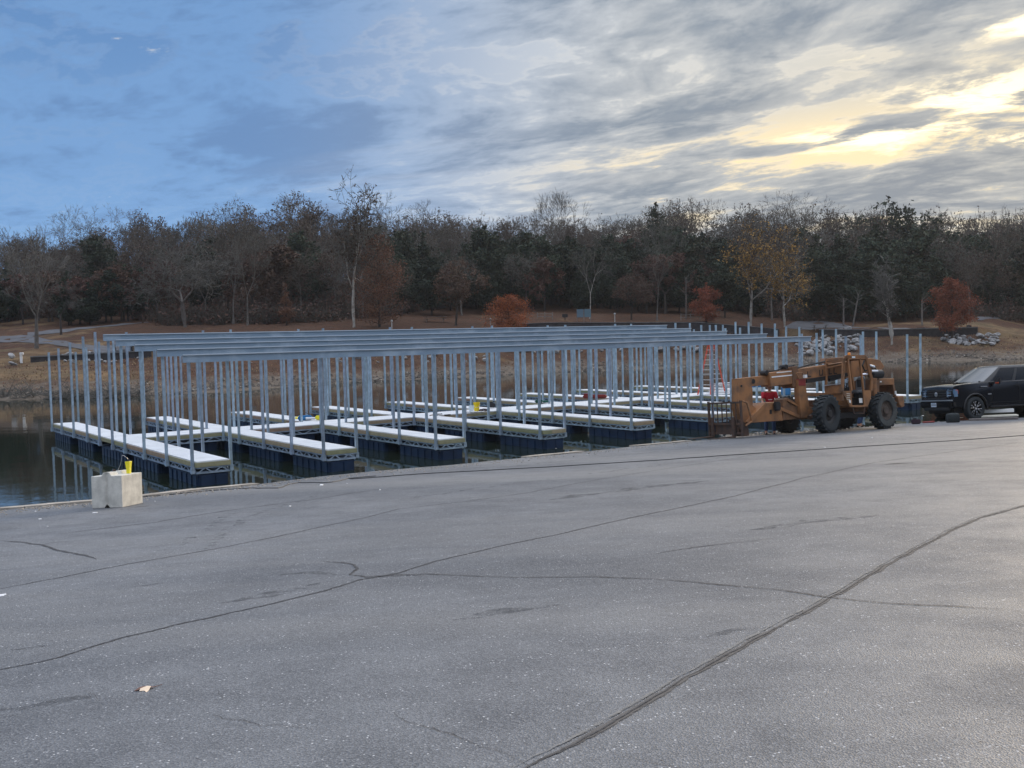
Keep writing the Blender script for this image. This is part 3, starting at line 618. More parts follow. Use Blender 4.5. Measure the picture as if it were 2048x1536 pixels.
conform('path', [(1755, 656, 659.5), (1840, 658, 661), (1900, 655, 659)], 'wallcap')
conform('road', [(1955, 635, 640), (2000, 634, 639), (2048, 631.5, 636.5), (2150, 628, 633)])

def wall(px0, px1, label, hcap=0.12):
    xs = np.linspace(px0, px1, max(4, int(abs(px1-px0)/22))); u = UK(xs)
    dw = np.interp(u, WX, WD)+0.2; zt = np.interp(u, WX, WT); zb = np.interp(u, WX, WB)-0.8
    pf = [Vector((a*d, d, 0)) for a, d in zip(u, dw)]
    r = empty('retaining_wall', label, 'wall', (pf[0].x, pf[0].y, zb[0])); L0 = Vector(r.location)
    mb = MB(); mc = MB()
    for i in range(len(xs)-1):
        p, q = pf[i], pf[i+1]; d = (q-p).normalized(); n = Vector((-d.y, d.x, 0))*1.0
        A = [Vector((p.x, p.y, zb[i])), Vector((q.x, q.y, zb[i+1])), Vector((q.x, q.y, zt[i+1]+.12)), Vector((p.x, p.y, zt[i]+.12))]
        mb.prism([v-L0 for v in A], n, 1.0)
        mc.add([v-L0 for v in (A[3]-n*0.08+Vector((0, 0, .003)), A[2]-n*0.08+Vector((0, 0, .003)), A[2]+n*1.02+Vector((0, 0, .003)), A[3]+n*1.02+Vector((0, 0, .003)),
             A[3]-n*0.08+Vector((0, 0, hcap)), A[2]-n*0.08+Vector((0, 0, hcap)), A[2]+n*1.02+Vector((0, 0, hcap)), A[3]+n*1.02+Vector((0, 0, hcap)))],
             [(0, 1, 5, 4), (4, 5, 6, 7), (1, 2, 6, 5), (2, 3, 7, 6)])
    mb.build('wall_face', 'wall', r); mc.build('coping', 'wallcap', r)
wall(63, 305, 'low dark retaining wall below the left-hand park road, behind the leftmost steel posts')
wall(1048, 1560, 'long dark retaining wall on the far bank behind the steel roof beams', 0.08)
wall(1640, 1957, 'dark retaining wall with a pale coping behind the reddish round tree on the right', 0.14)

# ------------------------------------------------------------------ stones
def rockmesh(seed, mname='rock'):
    bm = bmesh.new(); bmesh.ops.create_icosphere(bm, subdivisions=2, radius=0.5)
    rnd = random.Random(seed); pl = [(Vector((rnd.gauss(0, 1), rnd.gauss(0, 1), rnd.gauss(0, 1))).normalized(), rnd.uniform(.26, .42)) for _ in range(9)]
    for v in bm.verts:
        for n, d in pl:
            e = v.co.dot(n)-d
            if e > 0: v.co -= n*e
        v.co += Vector((1, 1, 1))*mnoise.noise(v.co*3+Vector((seed, 0, 0)))*0.05
        v.co.z *= 0.75
    me = bpy.data.meshes.new('boulder'); bm.to_mesh(me); bm.free(); me.materials.append(MT[mname]); return me
RM = [rockmesh(s) for s in range(6)]
def rock(px, py, size, label, group):
    p = march(px, py); o = bpy.data.objects.new('boulder', random.choice(RM)); COL.objects.link(o)
    o.location = p+Vector((0, 0, size*random.uniform(0.12, 0.5))); s = size
    o.scale = (s*random.uniform(.8, 1.4), s*random.uniform(.8, 1.2), s*random.uniform(.7, 1.1)); o.rotation_euler = (random.uniform(-.5, .5), random.uniform(-.5, .5), random.uniform(0, 6))
    tag(o, label, 'boulder', group)
random.seed(11)
for i in range(80):   # heap behind the right-hand posts
    t = random.random(); x = 1592+130*t; y0 = 671 if t > .4 else 684-8*t; y1 = 715-14*max(0, t-.55)*2.2
    rock(x, random.uniform(y0, y1), random.uniform(.5, 1.25), 'pale grey boulder in the riprap heap behind the posts above the orange machine', 'boulders in the middle riprap heap')
for i in range(62):
    t = random.random(); x = 1885+112*t; rock(x, random.uniform(674-8*max(0, t-.5), 692-3*abs(t-.6)), random.uniform(.45, 1.15), 'pale grey boulder in the riprap heap beside the reddish round tree', 'boulders in the right-hand riprap heap')
for i in range(95):
    x = random.uniform(1000, 1400); rock(x, random.uniform(686, 706)+(1200-x)*0.006, random.uniform(.5, 1.1), 'pale grey boulder in the band of riprap behind the dock posts', 'boulders in the long riprap band')
for i in range(40):
    x = random.uniform(500, 990); rock(x, random.uniform(700, 726)+(1200-x)*0.006, random.uniform(.3, .8), 'grey stone on the leaf-strewn bank behind the steel roof frame', 'stones on the bank behind the dock')
for i in range(30):
    x = random.uniform(125, 290); rock(x, random.uniform(718, 729), random.uniform(.25, .6), 'small pale stone at the foot of the low left-hand wall', 'stones below the left-hand wall')
rock(24, 725, .9, 'white painted rock on the grass beside the white utility pedestal', None)
rock(26, 731, .7, 'second white rock lying just below the first, by the utility pedestal', None)
# shoreline shingle and driftwood: uncountable
random.seed(5); mb = MB()
for i in range(2600):
    u = random.uniform(-.53, .53); x_ = None
    ds = float(np.interp(u, US, DS)); d = ds+abs(random.gauss(0, 2.6))+0.1; x = u*d; z = tz(x, d)
    if z < 0.02: z = 0.02
    s = random.uniform(.05, .26)*(1.6 if random.random() < .04 else 1)
    rz = rotz(random.uniform(0, 6)); mb.box((x, d, z+s*.15), (s*random.uniform(.8, 2), s, s*.7), rz @ Matrix.Rotation(random.uniform(-.4, .4), 3, 'X'), 1 if random.random() < .06 else 0, 0.6)
sh = mb.build('shore_stones', ['shorerock', 'conc_grey']); tag(sh, 'broken grey stones strewn along the far waterline', 'stones', None, 'stuff')
mb = MB()
for i in range(420):
    u = random.choice((random.uniform(-.52, -.37), random.uniform(-.52, -.37), random.uniform(-.36, .5)))
    ds = float(np.interp(u, US, DS)); d = ds+abs(random.gauss(0, 1.6)); x = u*d; z = max(0.03, tz(x, d))
    p = Vector((x, d, z)); L_ = random.uniform(.4, 2.2)
    q = p+Vector((random.gauss(0, 1), random.gauss(0, .6), random.uniform(0, .55))).normalized()*L_
    mb.tube(p, q, random.uniform(.02, .05), .01, 4, False)
    for j in range(3):
        a_ = p.lerp(q, random.uniform(.3, .9)); mb.tube(a_, a_+Vector((random.gauss(0, .5), random.gauss(0, .3), random.uniform(0, .7))), .015, .006, 3, False)
db = mb.build('driftwood', 'twiggrey'); tag(db, 'tangle of grey driftwood and brush along the far waterline', 'driftwood', None, 'stuff')
mb = MB()
for i in range(9000):   # dry leaves and grass on the bank
    u = random.uniform(-.53, .53); ds = float(np.interp(u, US, DS)); dw = float(np.interp(u, WX, WD)); d = ds+3+random.random()*(dw-ds-3); x = u*d; z = tz(x, d)+0.1
    n_ = mnoise.noise(Vector((x*0.55, d*0.55, 0)))*0.16+mnoise.noise(Vector((x*0.16, d*0.16, 5)))*0.30; z += n_
    s = random.uniform(.06, .16); a_ = random.uniform(0, 6.3)
    mb.add([(x, d, z-.1), (x+s*math.cos(a_), d+s*math.sin(a_), z), (x+s*math.cos(a_+.9)*.7, d+s*math.sin(a_+.9)*.7, z+s*random.uniform(.2, 1.1))], [(0, 1, 2)], 0 if random.random() < .6 else 1)
gt = mb.build('dry_grass', ['leafbr', 'straw']); tag(gt, 'dry brown grass and fallen leaves covering the far bank', 'dry grass', None, 'stuff')

# gravel strip beyond the asphalt on the right (loose stones)
mb = MB(); random.seed(9)
for i in range(2100):
    px = random.uniform(1440, 2060) if i < 900 else random.uniform(-10, 1440); e = np.interp(px, [p[0] for p in EDGE_IMG], [p[1] for p in EDGE_IMG]); p = lot(px, e-random.uniform(0, 9)) if i < 900 else lot(px, e+abs(random.gauss(0, 3.2)), .012)
    s = random.uniform(.02, .09) if i < 900 else random.uniform(.008, .035); mb.box((p.x, p.y, lotz(p.x, p.y)+(-.02 if i < 900 else .006)), (s*1.5, s, s*.8), rotz(random.uniform(0, 6)), 0 if random.random() < .7 else 1, .6)
gvl = mb.build('gravel', ['conc_grey', 'rock']); tag(gvl, 'loose gravel crumbling along the lake-side edge of the asphalt', 'gravel', None, 'stuff')
# ------------------------------------------------------------------ trees
class TB:
    """collects thin 3-sided twigs and leaf triangles quickly"""
    def __init__(s): s.v = []; s.f = []
    def twig(s, p, q, r0, r1, n=3):
        a = (q-p)
        if a.length < 1e-5: return
        a.normalize(); t = Vector((0, 0, 1)) if abs(a.z) < .9 else Vector((1, 0, 0)); b = a.cross(t).normalized(); c = a.cross(b); k = len(s.v)
        for e, r in ((p, r0), (q, r1)):
            for i in range(n):
                w = b*math.cos(2*math.pi*i/n)+c*math.sin(2*math.pi*i/n); s.v.append((e.x+w.x*r, e.y+w.y*r, e.z+w.z*r))
        for i in range(n): s.f.append((k+i, k+(i+1) % n, k+n+(i+1) % n, k+n+i))
    def leaf(s, p, size, rnd, up=0.0):
        a = Vector((rnd.gauss(0, 1), rnd.gauss(0, 1), rnd.gauss(0, 1)*(1-up))).normalized(); b = a.cross(Vector((rnd.gauss(0, 1), rnd.gauss(0, 1), rnd.gauss(0, 1)))).normalized()
        k = len(s.v); 
        for e in (p, p+a*size+b*size*.35, p+a*size*1.2-b*size*.2, p+a*size*.3-b*size*.45): s.v.append((e.x, e.y, e.z))
        s.f.append((k, k+1, k+2, k+3))
    def mesh(s, name, m):
        me = bpy.data.meshes.new(name); me.from_pydata(s.v, [], s.f); me.materials.append(MT[m]); me.update(); return me
def rdir(rnd): return Vector((rnd.gauss(0, 1), rnd.gauss(0, 1), rnd.gauss(0, 1))).normalized()
def make_tree(seed, H=16, trunk_frac=.28, r0=.24, ang=32, up=.22, levels=7, ratio=.74, lean=0.03, kids=(2, 3), droop=0, twr=.022, central=0.0, side=.5, maxw=None,
              bark='bark', twigm='twig', leafm=None, leafn=0, leafs=.25, leaf_lo=0.0, leaf_hi=1.0, name='tree', label='', cat='tree', group=None, extra_tw=3, hidden=False):
    rnd = random.Random(seed); T = TB(); C = TB(); Lf = TB(); tips = []
    L0 = H*trunk_frac
    def seg(p, d, ln, r, lev):
        n = 3 if lev < 4 else 2; q = p; rr = r
        for i in range(n):
            d = (d+rdir(rnd)*(.10+.03*lev)+Vector((0, 0, up*(.5 if lev else .1)-droop*.1*lev))*.35).normalized()
            q2 = q+d*ln/n; r2 = r*(1-.32*(i+1)/n)
            (T if lev <= 3 else C).twig(q, q2, max(rr, twr*.6), max(r2, twr*.5), 6 if lev <= 1 else (5 if lev <= 3 else 3))
            if 1 <= lev < levels and rnd.random() < side:
                dd = perp(d, rnd, math.radians(rnd.uniform(35, 65))); seg(q2, dd, ln*rnd.uniform(.3, .5), r2*.38, min(levels-1, lev+2) if lev < levels-2 else levels)
            q, rr = q2, r2
        if lev >= levels:
            for _ in range(extra_tw):
                dd = perp(d, rnd, math.radians(rnd.uniform(5, 50))); e = q+dd*ln*rnd.uniform(.4, .9); C.twig(q, e, twr*.6, twr*.3); tips.append(e)
            tips.append(q); return
        k = rnd.choice(kids); ph = rnd.uniform(0, 6.3)
        for i in range(k):
            if central and i == 0 and lev < 5: dd = (d*(1-.1)+Vector((0, 0, central))).normalized(); l2, rs = ln*.86, .82
            else:
                dd = perp(d, rnd, math.radians(ang*rnd.uniform(.65, 1.3)), ph+i*2*math.pi/k); l2 = ln*ratio*rnd.uniform(.8, 1.15); rs = .66 if k == 2 else .58
            seg(q, dd, l2, rr*rs, lev+1)
    def perp(d, rnd, a, ph=None):
        t = Vector((0, 0, 1)) if abs(d.z) < .9 else Vector((1, 0, 0)); b = d.cross(t).normalized(); c = d.cross(b); ph = rnd.uniform(0, 6.3) if ph is None else ph
        return (d*math.cos(a)+(b*math.cos(ph)+c*math.sin(ph))*math.sin(a)).normalized()
    T.twig(Vector((0, 0, -.6)), Vector((0, 0, .25)), r0*1.5, r0*1.08, 8)
    seg(Vector((0, 0, .25)), Vector((lean, 0, 1)).normalized(), L0, r0, 0)
    mz = max(v[2] for v in C.v); sc = H/mz
    mw = float(np.percentile([math.hypot(v[0], v[1]) for v in C.v], 95))*sc; sw = sc
    if maxw: sw = sc*maxw/mw
    for B in (T, C): B.v = [(x*sw if z > 0.3 else x, y*sw if z > 0.3 else y, z*sc) for x, y, z in B.v]
    if leafn:
        tp = [Vector((t.x*sw, t.y*sw, t.z*sc)) for t in tips]; tp = [t for t in tp if leaf_lo*H <= t.z <= leaf_hi*H] or tp
        for i in range(leafn):
            t = rnd.choice(tp); Lf.leaf(t+rdir(rnd)*rnd.uniform(0, .5), leafs*rnd.uniform(.5, 1.3), rnd)
    r = empty(name, label, cat, group=group)
    for nm, B, m in (('trunk', T, bark), ('crown', C, twigm), ('leaves', Lf, leafm)):
        if B.v: o = bpy.data.objects.new(nm, B.mesh(nm, m)); COL.objects.link(o); o.parent = r
    r['H'] = H; return r
def make_conifer(seed, H=12, Wd=3.2, m='ever', bark='barkdk', base=.12, n=5200, shape='cone', ls=.26, name='cedar_tree', label='', cat='tree', group=None, lumps=34, trunk_r=.16, gapy=.5):
    rnd = random.Random(seed); T = TB(); C = TB()
    T.twig(Vector((0, 0, -.6)), Vector((0, 0, H*.5)), trunk_r*1.2, trunk_r*.7, 7); T.twig(Vector((0, 0, H*.5)), Vector((0, 0, H*.93)), trunk_r*.7, .02, 5)
    def rad(t):
        if shape == 'cone': return Wd*(.03+.97*(1-t)**.62)*(.55+.45*min(1, t*5))
        if shape == 'dome': return Wd*math.sqrt(max(0, 1-(max(0, t-.18)/.82)**2.3))*(.62+.38*min(1, t*3))
        return Wd*math.sin(math.pi*min(1, .14+.86*t))**.75
    cl = []
    for i in range(lumps):
        t = rnd.random()**.9
        if shape == 'cone' and rnd.random() > rad(t)/Wd+.12: t = rnd.random()*.6
        a = rnd.uniform(0, 6.3); R = rad(t)*rnd.uniform(.45, 1.15); z = H*(base+(1-base)*t)
        tip = Vector((R*math.cos(a), R*math.sin(a), z+rnd.uniform(-.1, .35)*R*.5)); root = Vector((0, 0, z-R*.28))
        T.twig(root, tip, .045, .012, 3); cl.append((root, tip, R))
    for root, tip, R in rnd.choices(cl, weights=[c[2]+.06 for c in cl], k=n):
        s = rnd.random()**.55; p = root.lerp(tip, s)+rdir(rnd)*((.22 if R > .7 else .08)+.24*R*(1-s*.55))*rnd.random()**.5*gapy*2
        if p.z < H*base*.7: continue
        C.leaf(p, ls*rnd.uniform(.45, 1.25), rnd)
    # leader
    for i in range(n//70):
        t = rnd.uniform(.84, 1.0); w_ = .04+1.1*(1-t); C.leaf(Vector((rnd.gauss(0, w_), rnd.gauss(0, w_), H*t)), ls*.55, rnd)
    r = empty(name, label, cat, group=group)
    for nm, B, mm in (('trunk', T, bark), ('crown', C, m)):
        o = bpy.data.objects.new(nm, B.mesh(nm, mm)); COL.objects.link(o); o.parent = r
    r['H'] = H; return r

def place_first(root, loc, rz, sc):
    root.location = loc; root.rotation_euler = (0, 0, rz); root.scale = sc
def put(root, px, D, top_py=None, H=None, label=None, rz=None, wid=1.0, group=None, base_py=None):
    """stand a tree on the terrain at image column px and depth D; height from where its top reaches"""
    if base_py is not None:
        b = march(px, base_py); D = b.y
    p = at_depth(px, 640, D); z = tz(p.x, D)
    if top_py is not None:
        t = at_depth(px, top_py, D); H = t.z-z; p.x = (p.x+t.x)/2
    s = H/root['H']; place_first(root, (p.x, D, z), rz if rz is not None else random.uniform(0, 6.3), (s*wid, s*wid, s))
    if label: root['label'] = label
    return root
random.seed(21)
# single trees one can tell apart ------------------------------------
put(make_tree(1, 17, .22, .26, 22, .35, 6, .78, twr=.026, maxw=5.6, bark='bark', twigm='twiggrey', name='bare_tree', label='tall bare grey tree with upright vase-shaped limbs standing by the park road at far left'), 66, 0, 440, base_py=697, rz=1.0)
put(make_tree(2, 8, .3, .16, 40, .1, 6, .72, twr=.022, maxw=4.2, bark='barkdk', twigm='twiggrey', name='bare_tree', label='small bare bushy tree beside the pale path, right of the leftmost tall tree'), 119, 0, 560, base_py=671, rz=2.0)
put(make_tree(33, 13, .15, .22, 44, .10, 7, .78, twr=.026, maxw=8.2, bark='bark', twigm='twiggrey', name='bare_tree', label='wide-spreading bare grey tree with long sideways limbs above the left end of the roof beams'), 366, 138, 478, rz=0.4)
put(make_tree(4, 19, .3, .22, 24, .3, 7, .75, twr=.024, maxw=4.8, twigm='twig', name='bare_tree', label='tall slender bare tree, left one of two between the wide tree and the sycamore'), 462, 142, 388, rz=0.4)
put(make_tree(5, 15, .3, .22, 26, .3, 6, .75, twr=.024, maxw=4.0, twigm='twiggrey', name='bare_tree', label='bare tree with forked pale trunk just right of the tall slender bare tree'), 492, 140, 470, rz=1.4)
put(make_tree(51, 21, .13, .17, 48, .22, 6, .70, twr=.032, maxw=5.6, central=2.6, side=.75, lean=0, bark='barkpale', twigm='twiggrey', leafm='dead', leafn=1500, leafs=.30, leaf_lo=.42, name='sycamore_tree',
    label='tallest tree, a white-limbed sycamore with sparse dry leaves rising above the skyline'), 703, 136, 338, rz=0.8)
put(make_conifer(52, 12.5, 4.4, 'rustbr', base=.04, n=11000, shape='dome', ls=.17, name='cypress_tree', label='large hazy rust-brown cypress just right of the white-limbed sycamore', lumps=80, gapy=.8), 756, 138, 470, rz=0)
put(make_conifer(53, 8.5, 2.4, 'rustbr', base=.05, n=4200, shape='cone', ls=.17, name='cypress_tree', label='slim rust-brown cypress left of the white-limbed sycamore', lumps=40, gapy=.7), 572, 139, 566, rz=0)
put(make_tree(66, 12, .22, .20, 34, .22, 6, .74, twr=.024, maxw=5.4, bark='barkdk', twigm='twig', leafm='brown', leafn=5200, leafs=.26, leaf_lo=.18, name='oak_tree', label='brown-leaved oak standing left of the low bright orange cypress'), 910, 143, 512, rz=0)
put(make_conifer(54, 5.4, 3.2, 'orange', base=.03, n=13000, shape='dome', ls=.13, name='cypress_tree', label='low dome-shaped bright orange cypress behind the middle of the roof beams', lumps=90, gapy=.7), 1017, 135, 590, rz=0)
put(make_tree(67, 17, .25, .15, 30, .3, 6, .76, twr=.026, maxw=5.6, bark='barkpale', twigm='twiggrey', name='bare_tree', label='bare pale-limbed tree above the blue information board'), 1178, 150, 452, rz=0)
put(make_tree(68, 19, .4, .2, 26, .3, 6, .75, twr=.024, maxw=6.0, bark='bark', twigm='twiggrey', name='bare_tree', label='tall straight-trunked bare tree right of the blue information board'), 1312, 150, 420, rz=2)
put(make_tree(69, 9, .2, .16, 36, .16, 6, .74, twr=.022, maxw=4.6, bark='barkdk', twigm='twig', leafm='brown', leafn=4200, leafs=.24, leaf_lo=.15, name='oak_tree', label='low brown-leaved oak in front of the dark cedars, right of the information board'), 1262, 152, 545, rz=1)
put(make_conifer(55, 6.5, 2.6, 'rust', base=.05, n=6500, shape='dome', ls=.16, name='cypress_tree', label='dull rust-brown cypress left of the yellow-leaved sycamore', lumps=50, gapy=.7), 1412, 149, 566, rz=0)
put(make_tree(81, 17, .13, .15, 38, .2, 6, .75, twr=.030, maxw=8.0, central=.4, bark='barkpale', twigm='twig', leafm='yellow', leafn=3400, leafs=.26, leaf_lo=.12, name='sycamore_tree', label='yellow-leaved sycamore, the left one of two behind the right end of the roof beams'), 1500, 150, 428, rz=2)
put(make_tree(82, 15, .18, .13, 38, .2, 6, .72, twr=.030, maxw=7.0, central=.9, bark='barkpale', twigm='twiggrey', leafm='yellow', leafn=1100, leafs=.28, leaf_lo=.25, name='sycamore_tree', label='half-bare sycamore with a pale trunk and few orange leaves, right of the yellow-leaved one'), 1568, 151, 468, rz=1)
put(make_tree(93, 10.5, .10, .10, 30, .34, 6, .70, twr=.020, maxw=3.0, central=2.0, side=.7, bark='barkpale', twigm='twiggrey', name='sycamore_tree', label='small bare white-limbed sycamore in front of the dark right-hand wall'), 1783, 137.0, 506, rz=2)
put(make_conifer(56, 8.6, 3.4, 'rust', base=.22, n=11000, shape='dome', ls=.16, name='cypress_tree', label='round reddish-brown cypress beside the right-hand riprap heap', lumps=70, gapy=.65), 1904, 135.5, 556, rz=0)
put(make_conifer(57, 17, 4.4, 'ever', base=.2, n=8200, shape='cone', ls=.30, lumps=130, name='cedar_tree', label='dark pointed cedar whose tip stands above the skyline right of centre'), 1313, 196, 404, rz=0)
put(make_tree(84, 17, .3, .2, 34, .2, 7, .74, twr=.026, maxw=7.0, bark='bark', twigm='twig', name='bare_tree', label='bare round-topped tree on the skyline just right of the pointed cedar'), 1388, 205, 386, rz=0)
put(make_tree(85, 17, .3, .2, 30, .25, 7, .75, twr=.028, maxw=7.5, bark='bark', twigm='twig', name='bare_tree', label='bare fan-shaped tree on the skyline right of the white-limbed sycamore'), 796, 196, 376, rz=0)
put(make_tree(86, 17, .3, .2, 34, .2, 7, .74, twr=.028, maxw=7.6, bark='bark', twigm='twig', name='bare_tree', label='broad bare tree rising highest on the skyline at left'), 212, 185, 402, rz=0)
put(make_tree(87, 17, .3, .2, 24, .3, 6, .75, twr=.026, maxw=4.5, bark='bark', twigm='twig', name='bare_tree', label='narrow bare tree poking above the skyline in the middle of the wood'), 1122, 200, 374, rz=0)
put(make_tree(88, 17, .3, .2, 34, .22, 7, .75, twr=.026, maxw=8.4, bark='bark', twigm='twig', name='bare_tree', label='broad bare tree on the skyline above the yellow-leaved sycamores'), 1615, 205, 378, rz=0)
put(make_tree(89, 16, .3, .2, 34, .22, 6, .75, twr=.026, maxw=6.4, bark='bark', twigm='twig', leafm='ever', leafn=1600, leafs=.4, leaf_lo=.6, name='bare_tree', label='dark-topped tree on the skyline against the glowing cloud at right'), 1775, 205, 396, rz=0)
# the wood on the hill: copies of a few kinds -------------------------
GB, GE, GO = 'bare trees of the wood on the far hillside', 'evergreen trees of the wood on the far hillside', 'brown-leaved trees of the wood on the far hillside'
BARE = [make_tree(100+i, 16, .20, .20, 30+3*i, .22, 6, .78, twr=.034, maxw=4.6+.5*i, side=.62, bark=('bark', 'barkdk')[i % 2], twigm=('twig', 'twiggrey')[i % 3 == 1], leafm='dead', leafn=(300, 1500, 0, 2600, 900)[i], leafs=.26, name='bare_tree', group=GB, extra_tw=4) for i in range(5)]
EVER = [make_conifer(200+i, 12.5, 3.1+.4*i, 'ever', base=(.10, .20, .15)[i], n=7500, shape=('cone', 'round', 'dome')[i], ls=.38, name='cedar_tree', group=GE, lumps=60, gapy=.8) for i in range(3)]
OAK = [make_tree(300+i, 12, .18, .18, 36, .18, 5, .78, twr=.030, maxw=4.8, bark='barkdk', twigm='twig', leafm='brown', leafn=5200, leafs=.34, leaf_lo=.12, name='oak_tree', group=GO) for i in range(2)]
for r_ in BARE+EVER: print('faces', [len(c.data.polygons) for c in r_.children])
SKX = [-400, 0, 100, 200, 280, 350, 480, 600, 800, 900, 1000, 1120, 1250, 1390, 1500, 1620, 1700, 1770, 1900, 2048, 2400]
SKY = [470, 455, 452, 440, 438, 425, 412, 402, 412, 420, 418, 416, 412, 412, 414, 405, 412, 410, 412, 404, 400]
used = set(); cnt = 0
ZONES = [(110, 'at the far left edge'), (230, 'over the dark trunks by the path'), (330, 'left of the wide-spreading bare tree'), (420, 'behind the wide-spreading bare tree'), (520, 'behind the slender bare tree pair'),
         (640, 'left of the tall sycamore'), (760, 'behind the tall sycamore'), (860, 'right of the tall sycamore'), (960, 'behind the brown oak'), (1060, 'behind the orange dome-shaped cypress'), (1150, 'left of the information board'),
         (1240, 'behind the information board'), (1340, 'below the pointed cedar'), (1430, 'right of the pointed cedar'), (1540, 'behind the yellow sycamore'), (1640, 'behind the half-bare sycamore'), (1740, 'left of the small white-limbed tree'),
         (1830, 'behind the small white-limbed tree'), (1960, 'behind the round reddish cypress'), (9999, 'at the far right edge')]
def where(px): return next(t for x, t in ZONES if px < x)
def wood(px, D, kind, hfrac, row):
    global cnt
    lst = {'b': BARE, 'e': EVER, 'o': OAK}[kind]; i = random.randrange(len(lst)); root = lst[i]
    p = at_depth(px, 640, D); z = tz(p.x, D)
    sky = at_depth(px, np.interp(px, SKX, SKY)+random.uniform(-12, 16), D).z
    H = (sky-z)*hfrac*random.uniform(.92, 1.05); H = max(H, 5)
    s = H/root['H']; w_ = max(.8, min(s*random.uniform(.95, 1.3), 1.45))
    adj = {'b': 'bare tree', 'e': 'dark evergreen', 'o': 'brown-leaved tree'}[kind]
    lab = adj+', '+('front row', 'mid wood', 'skyline')[row]+', '+where(px)
    grp = {'b': GB, 'e': GE, 'o': GO}[kind]
    if id(root) not in used:
        used.add(id(root)); root['label'] = lab; root['group'] = grp; place_first(root, (p.x, D, z), random.uniform(0, 6.3), (w_, w_, s))
    else: dup(root, (p.x, D, z), random.uniform(0, 6.3), (w_, w_, s), lab, grp)
    cnt += 1
random.seed(77)
def pick(px, row):
    r = random.random()
    if row == 2: return 'b' if r < .86 else ('e' if r < .95 else 'o')
    if px < 330: return 'b' if r < .62 else ('e' if r < .80 else 'o')
    if px < 760: return 'b' if r < .58 else ('e' if r < .74 else 'o')
    if px < 1460: return 'e' if r < .66 else ('b' if r < .9 else 'o')
    if px < 1700: return 'b' if r < .50 else ('e' if r < .85 else 'o')
    return 'e' if r < .52 else ('b' if r < .9 else 'o')
def row(D, n, hf, r, j=4, x0=-150, x1=2200):
    for i in range(n):
        px = x0+(x1-x0)*(i+.5)/n+random.uniform(-.5, .5)*(x1-x0)/n
        k = pick(px, r); h = hf*(1 if k == 'b' else .80 if k == 'e' else .72)
        if r == 2 and k == 'e': h *= .9
        wood(px, D+random.uniform(-j, j)+(6 if px > 1000 and D < 175 else 0), k, h, r)
row(246, 38, 1.0, 2, 5); row(232, 36, .98, 2, 5); row(219, 36, .95, 2, 5)
row(207, 34, .92, 1); row(196, 32, .88, 1); row(187, 30, .80, 1, 3)
row(179, 32, .74, 0, 3); row(171, 28, .64, 0, 3); row(163, 18, .50, 0, 3)
for i in range(9): wood(-120+i*52+random.uniform(-15, 15), random.uniform(150, 158), random.choice('beo'), .55, 0)
for i in range(11): wood(250+i*52+random.uniform(-15, 15), random.uniform(146, 158), random.choice('bbboe'), .60, 0)
for i in range(30): wood(775+i*24+random.uniform(-12, 12), random.uniform(168, 182), 'e', random.uniform(.60, .80), 0)
for i in range(16): wood(1640+i*34+random.uniform(-12, 12), random.uniform(168, 182), 'eeb'[i % 3], random.uniform(.62, .82), 0)
for i in range(14): wood(-120+i*65+random.uniform(-12, 12), random.uniform(160, 176), 'bbe'[i % 3], random.uniform(.6, .8), 0)
for i in range(12): wood(800+i*60+random.uniform(-18, 18), random.uniform(160, 166), random.choice('eeebo'), .55, 0)
for i in range(9): wood(1560+i*62+random.uniform(-18, 18), random.uniform(158, 166), random.choice('eebb'), .62, 0)
# the small dark grove beside the path at left: trunks in front of pale ground
for i, (px, D, h) in enumerate(((137, 150, .70), (160, 151, .62), (180, 149, .6), (212, 152, .7), (223, 150, .62), (243, 153, .66), (256, 154, .7))):
    wood(px, D, 'e' if i % 2 == 0 else 'o', h*.8, 0)
print('wood trees', cnt)
for o in COL.objects:
    if 'H' in o.keys(): del o['H']

# tangled undergrowth filling the wood between the trunks: one uncountable mass
random.seed(55); BT = TB(); BL = TB()
for i in range(4600):
    px = random.uniform(-150, 2200)
    lo = np.interp(px, [-150, 250, 330, 620, 800, 900, 1450, 1600, 2200], [165, 165, 142, 142, 160, 180, 180, 162, 162])
    D = lo+(262-lo)*random.random()**1.5; q = at_depth(px, 640, D); z = tz(q.x, D); h = random.uniform(1.5, 5.0)*(1 if D > 205 else .7)
    b = Vector((q.x, D, z-.2))
    for j in range(9):
        t = b+Vector((random.gauss(0, 1.0), random.gauss(0, 1.0), h*random.uniform(.4, 1))); BT.twig(b, t, .045, .02)
        for k_ in range(3): u = b.lerp(t, random.uniform(.4, 1)); BT.twig(u, u+rdir(random)*random.uniform(.4, 1.3), .028, .012)
    for j in range(20): BL.leaf(b+Vector((random.gauss(0, 1.2), random.gauss(0, 1.2), h*random.random())), random.uniform(.2, .45), random)
me = BT.mesh('undergrowth', 'twig'); me.materials.append(MT['brown']); n0 = len(me.vertices)
me2 = bpy.data.meshes.new('undergrowth'); me2.from_pydata(BT.v+BL.v, [], BT.f+[tuple(i+n0 for i in f) for f in BL.f]); me2.materials.append(MT['twig']); me2.materials.append(MT['brown'])
me2.polygons.foreach_set('material_index', [0]*len(BT.f)+[1]*len(BL.f)); me2.update()
uo = bpy.data.objects.new('undergrowth', me2); COL.objects.link(uo); tag(uo, 'dim brown undergrowth filling the wood between the trunks', 'undergrowth', None, 'stuff')

